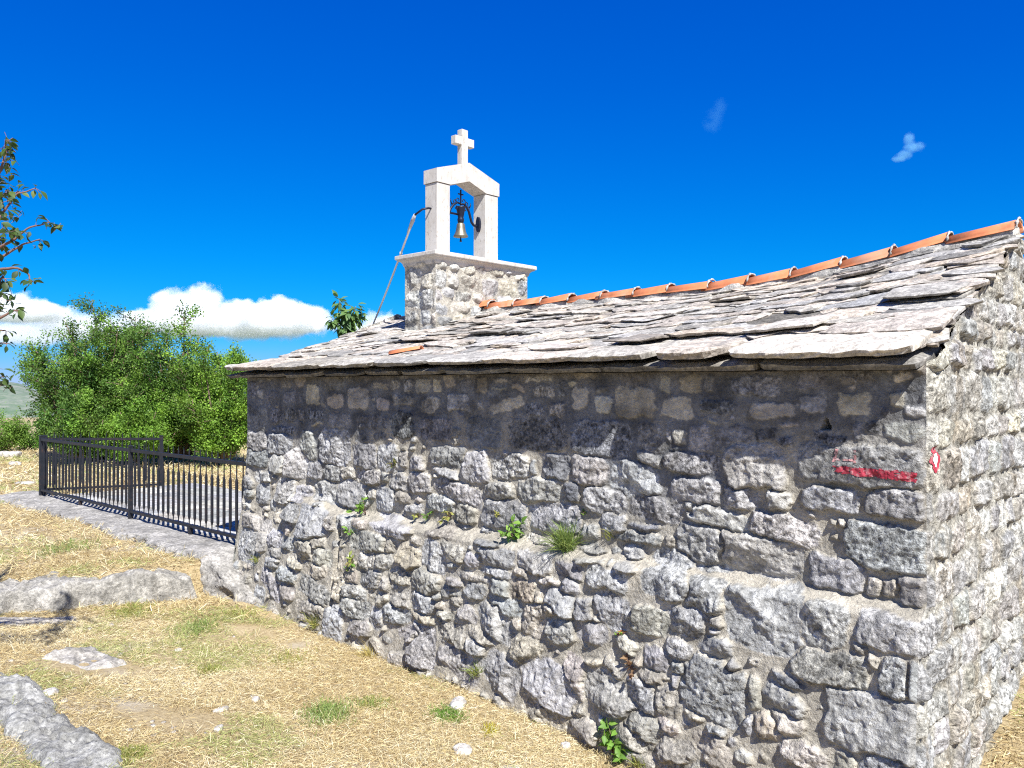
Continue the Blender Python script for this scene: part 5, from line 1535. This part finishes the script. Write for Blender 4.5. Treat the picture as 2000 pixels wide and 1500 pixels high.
def cloud_mat(name, dens, scale, lobes, zbase, amp, gain, soft, tint):
    """water-vapour volume: rounded lobes eroded by billowing noise, cut to a flat base"""
    m = bpy.data.materials.new(name); m.use_nodes = True; nt = m.node_tree
    nt.nodes.remove(nt.nodes['Principled BSDF'])
    pv = nt.nodes.new('ShaderNodeVolumePrincipled'); pv.inputs['Color'].default_value = (*tint, 1); pv.inputs['Anisotropy'].default_value = -.1
    tc = nt.nodes.new('ShaderNodeTexCoord').outputs['Object']
    val = None
    for c, rv in lobes:
        a = nd(nt, 'ShaderNodeVectorMath', operation='SUBTRACT'); nt.links.new(tc, a.inputs[0]); a.inputs[1].default_value = [float(v) for v in c]
        d = nd(nt, 'ShaderNodeVectorMath', operation='DIVIDE'); nt.links.new(a.outputs[0], d.inputs[0]); d.inputs[1].default_value = [float(v) for v in rv]
        l = nd(nt, 'ShaderNodeVectorMath', operation='LENGTH'); nt.links.new(d.outputs[0], l.inputs[0])
        v = math_node(nt, 'SUBTRACT', 1.0, l.outputs['Value'])
        if val is None: val = v
        else:
            sm = nd(nt, 'ShaderNodeMath', operation='SMOOTH_MAX'); nt.links.new(val, sm.inputs[0]); nt.links.new(v, sm.inputs[1]); sm.inputs[2].default_value = .2
            val = sm.outputs[0]
    xyz = nd(nt, 'ShaderNodeSeparateXYZ'); nt.links.new(tc, xyz.inputs[0])
    n1 = noise_node(nt, scale, 9, .66, tc, .1); n2 = noise_node(nt, scale*.35, 3, .5, tc)
    nn = math_node(nt, 'ADD', math_node(nt, 'MULTIPLY', math_node(nt, 'SUBTRACT', n1.outputs[0], .5), amp), math_node(nt, 'MULTIPLY', math_node(nt, 'SUBTRACT', n2.outputs[0], .5), amp*.6))
    val = math_node(nt, 'ADD', val, nn)
    bse = maprange(nt, math_node(nt, 'ADD', xyz.outputs[2], math_node(nt, 'MULTIPLY', nn, soft)), zbase, zbase+soft, 0, 1)
    k = maprange(nt, val, 0, gain, 0, dens)
    nt.links.new(math_node(nt, 'MULTIPLY', k, bse), pv.inputs['Density'])
    nt.links.new(pv.outputs[0], nt.nodes['Material Output'].inputs['Volume'])
    m.cycles.volume_step_rate = .22
    return m


def cloud(label, lobes, ybase, Y, seed, dens=.03, scale=.012, amp=2.4, gain=.35, soft=40.0, depth=1.0, tint=(.975, .985, 1.0)):
    r = np.random.default_rng(seed)
    org = at(lobes[0][0], ybase, Y)
    L = []
    for px, py, rx, ry in lobes:
        c = at(px, py, Y)+np.array([0, r.normal(0, .2)*rx/F*Y, 0])-org
        L.append((c, (rx/F*Y, rx/F*Y*depth, ry/F*Y)))
    n, m = 14, 20
    th, ph = np.meshgrid(np.linspace(.01, math.pi-.01, n), np.linspace(0, 2*math.pi, m, endpoint=False), indexing='ij')
    d = np.stack([np.sin(th)*np.cos(ph), np.sin(th)*np.sin(ph), np.cos(th)], -1)
    V, f, nV = [], [], 0
    for c, rv in L:
        v = d*np.array(rv)*1.45+c
        idx = np.arange(n*m).reshape(n, m)+nV; nx_ = np.roll(idx, -1, 1)
        V.append(v.reshape(-1, 3)+org); f.append(np.stack([idx[:-1], idx[1:], nx_[1:], nx_[:-1]], -1).reshape(-1, 4)); nV += n*m
    o = make_mesh('cloud', np.concatenate(V), np.concatenate(f), cloud_mat('cloud_vapour', dens, scale, L, 0.0, amp, gain, soft, tint), None, None, True, origin=org)
    rm = o.modifiers.new('remesh', 'REMESH'); rm.mode = 'VOXEL'; rm.voxel_size = Y*3/F
    tag(o, label, 'cloud')
    return o


YC = 3200
cloud('large white cumulus cloud low in the sky between the trees and the chapel roof',
      [(345, 604, 50, 38), (402, 600, 42, 38), (290, 626, 56, 24), (462, 610, 48, 26), (525, 612, 56, 28), (590, 624, 56, 26), (400, 634, 110, 28), (530, 638, 130, 24)], 662, YC, 5)
cloud('white cumulus cloud at the left edge above the tree', [(-10, 600, 60, 36), (40, 600, 50, 28), (85, 612, 44, 20), (30, 616, 100, 22)], 632, YC, 6)
cloud('small white cloud top peeking over the roof left of the bell tower', [(745, 640, 44, 32), (780, 640, 36, 24), (705, 648, 34, 20)], 662, YC, 7, scale=.016)
cloud('little white cloud scrap under the large cumulus', [(468, 658, 30, 11), (452, 661, 22, 8)], 668, YC, 8, scale=.02, dens=.02)
cloud('long pale bank of thin cloud behind the tree crowns', [(150, 640, 130, 26), (20, 650, 120, 22), (250, 630, 60, 26)], 676, YC+500, 12, dens=.006, scale=.008, soft=30)
cloud('small white wisp of cloud high above the roof ridge', [(1754, 311, 16, 7), (1767, 302, 18, 11), (1781, 290, 19, 12), (1777, 272, 10, 14)], 326, YC, 9, dens=.02, scale=.022, amp=2.2, gain=.6, soft=6, tint=(.36, .74, 1))
cloud('very faint wisp of cloud in the deep blue sky', [(1388, 246, 20, 16), (1397, 228, 20, 22), (1406, 208, 14, 20)], 268, YC, 10, dens=.0022, scale=.022, amp=2.0, gain=.7, soft=6, tint=(.25, .72, 1))

# ------------------------------------------------------------------ camera and render settings
cam = bpy.data.cameras.new('camera'); co = bpy.data.objects.new('camera', cam); COL.objects.link(co)
cam.sensor_width = 36; cam.lens = 36*F/2000; cam.clip_end = 20000; cam.clip_start = .05
co.location = (0, 0, 0); co.rotation_euler = (math.radians(90)+math.atan((HORY-750)/F), 0, 0)
SC.camera = co
SC.view_settings.view_transform = 'Standard'; SC.view_settings.look = 'None'; SC.view_settings.exposure = EXPO; SC.view_settings.gamma = 1
SC.cycles.volume_bounces = 9; SC.cycles.max_bounces = 8; SC.cycles.transparent_max_bounces = 8
SC.cycles.use_denoising = False; SC.cycles.use_adaptive_sampling = False; SC.cycles.filter_width = 1.15; SC.cycles.sample_clamp_indirect = 4
SC.cycles.volume_step_rate = 1.0
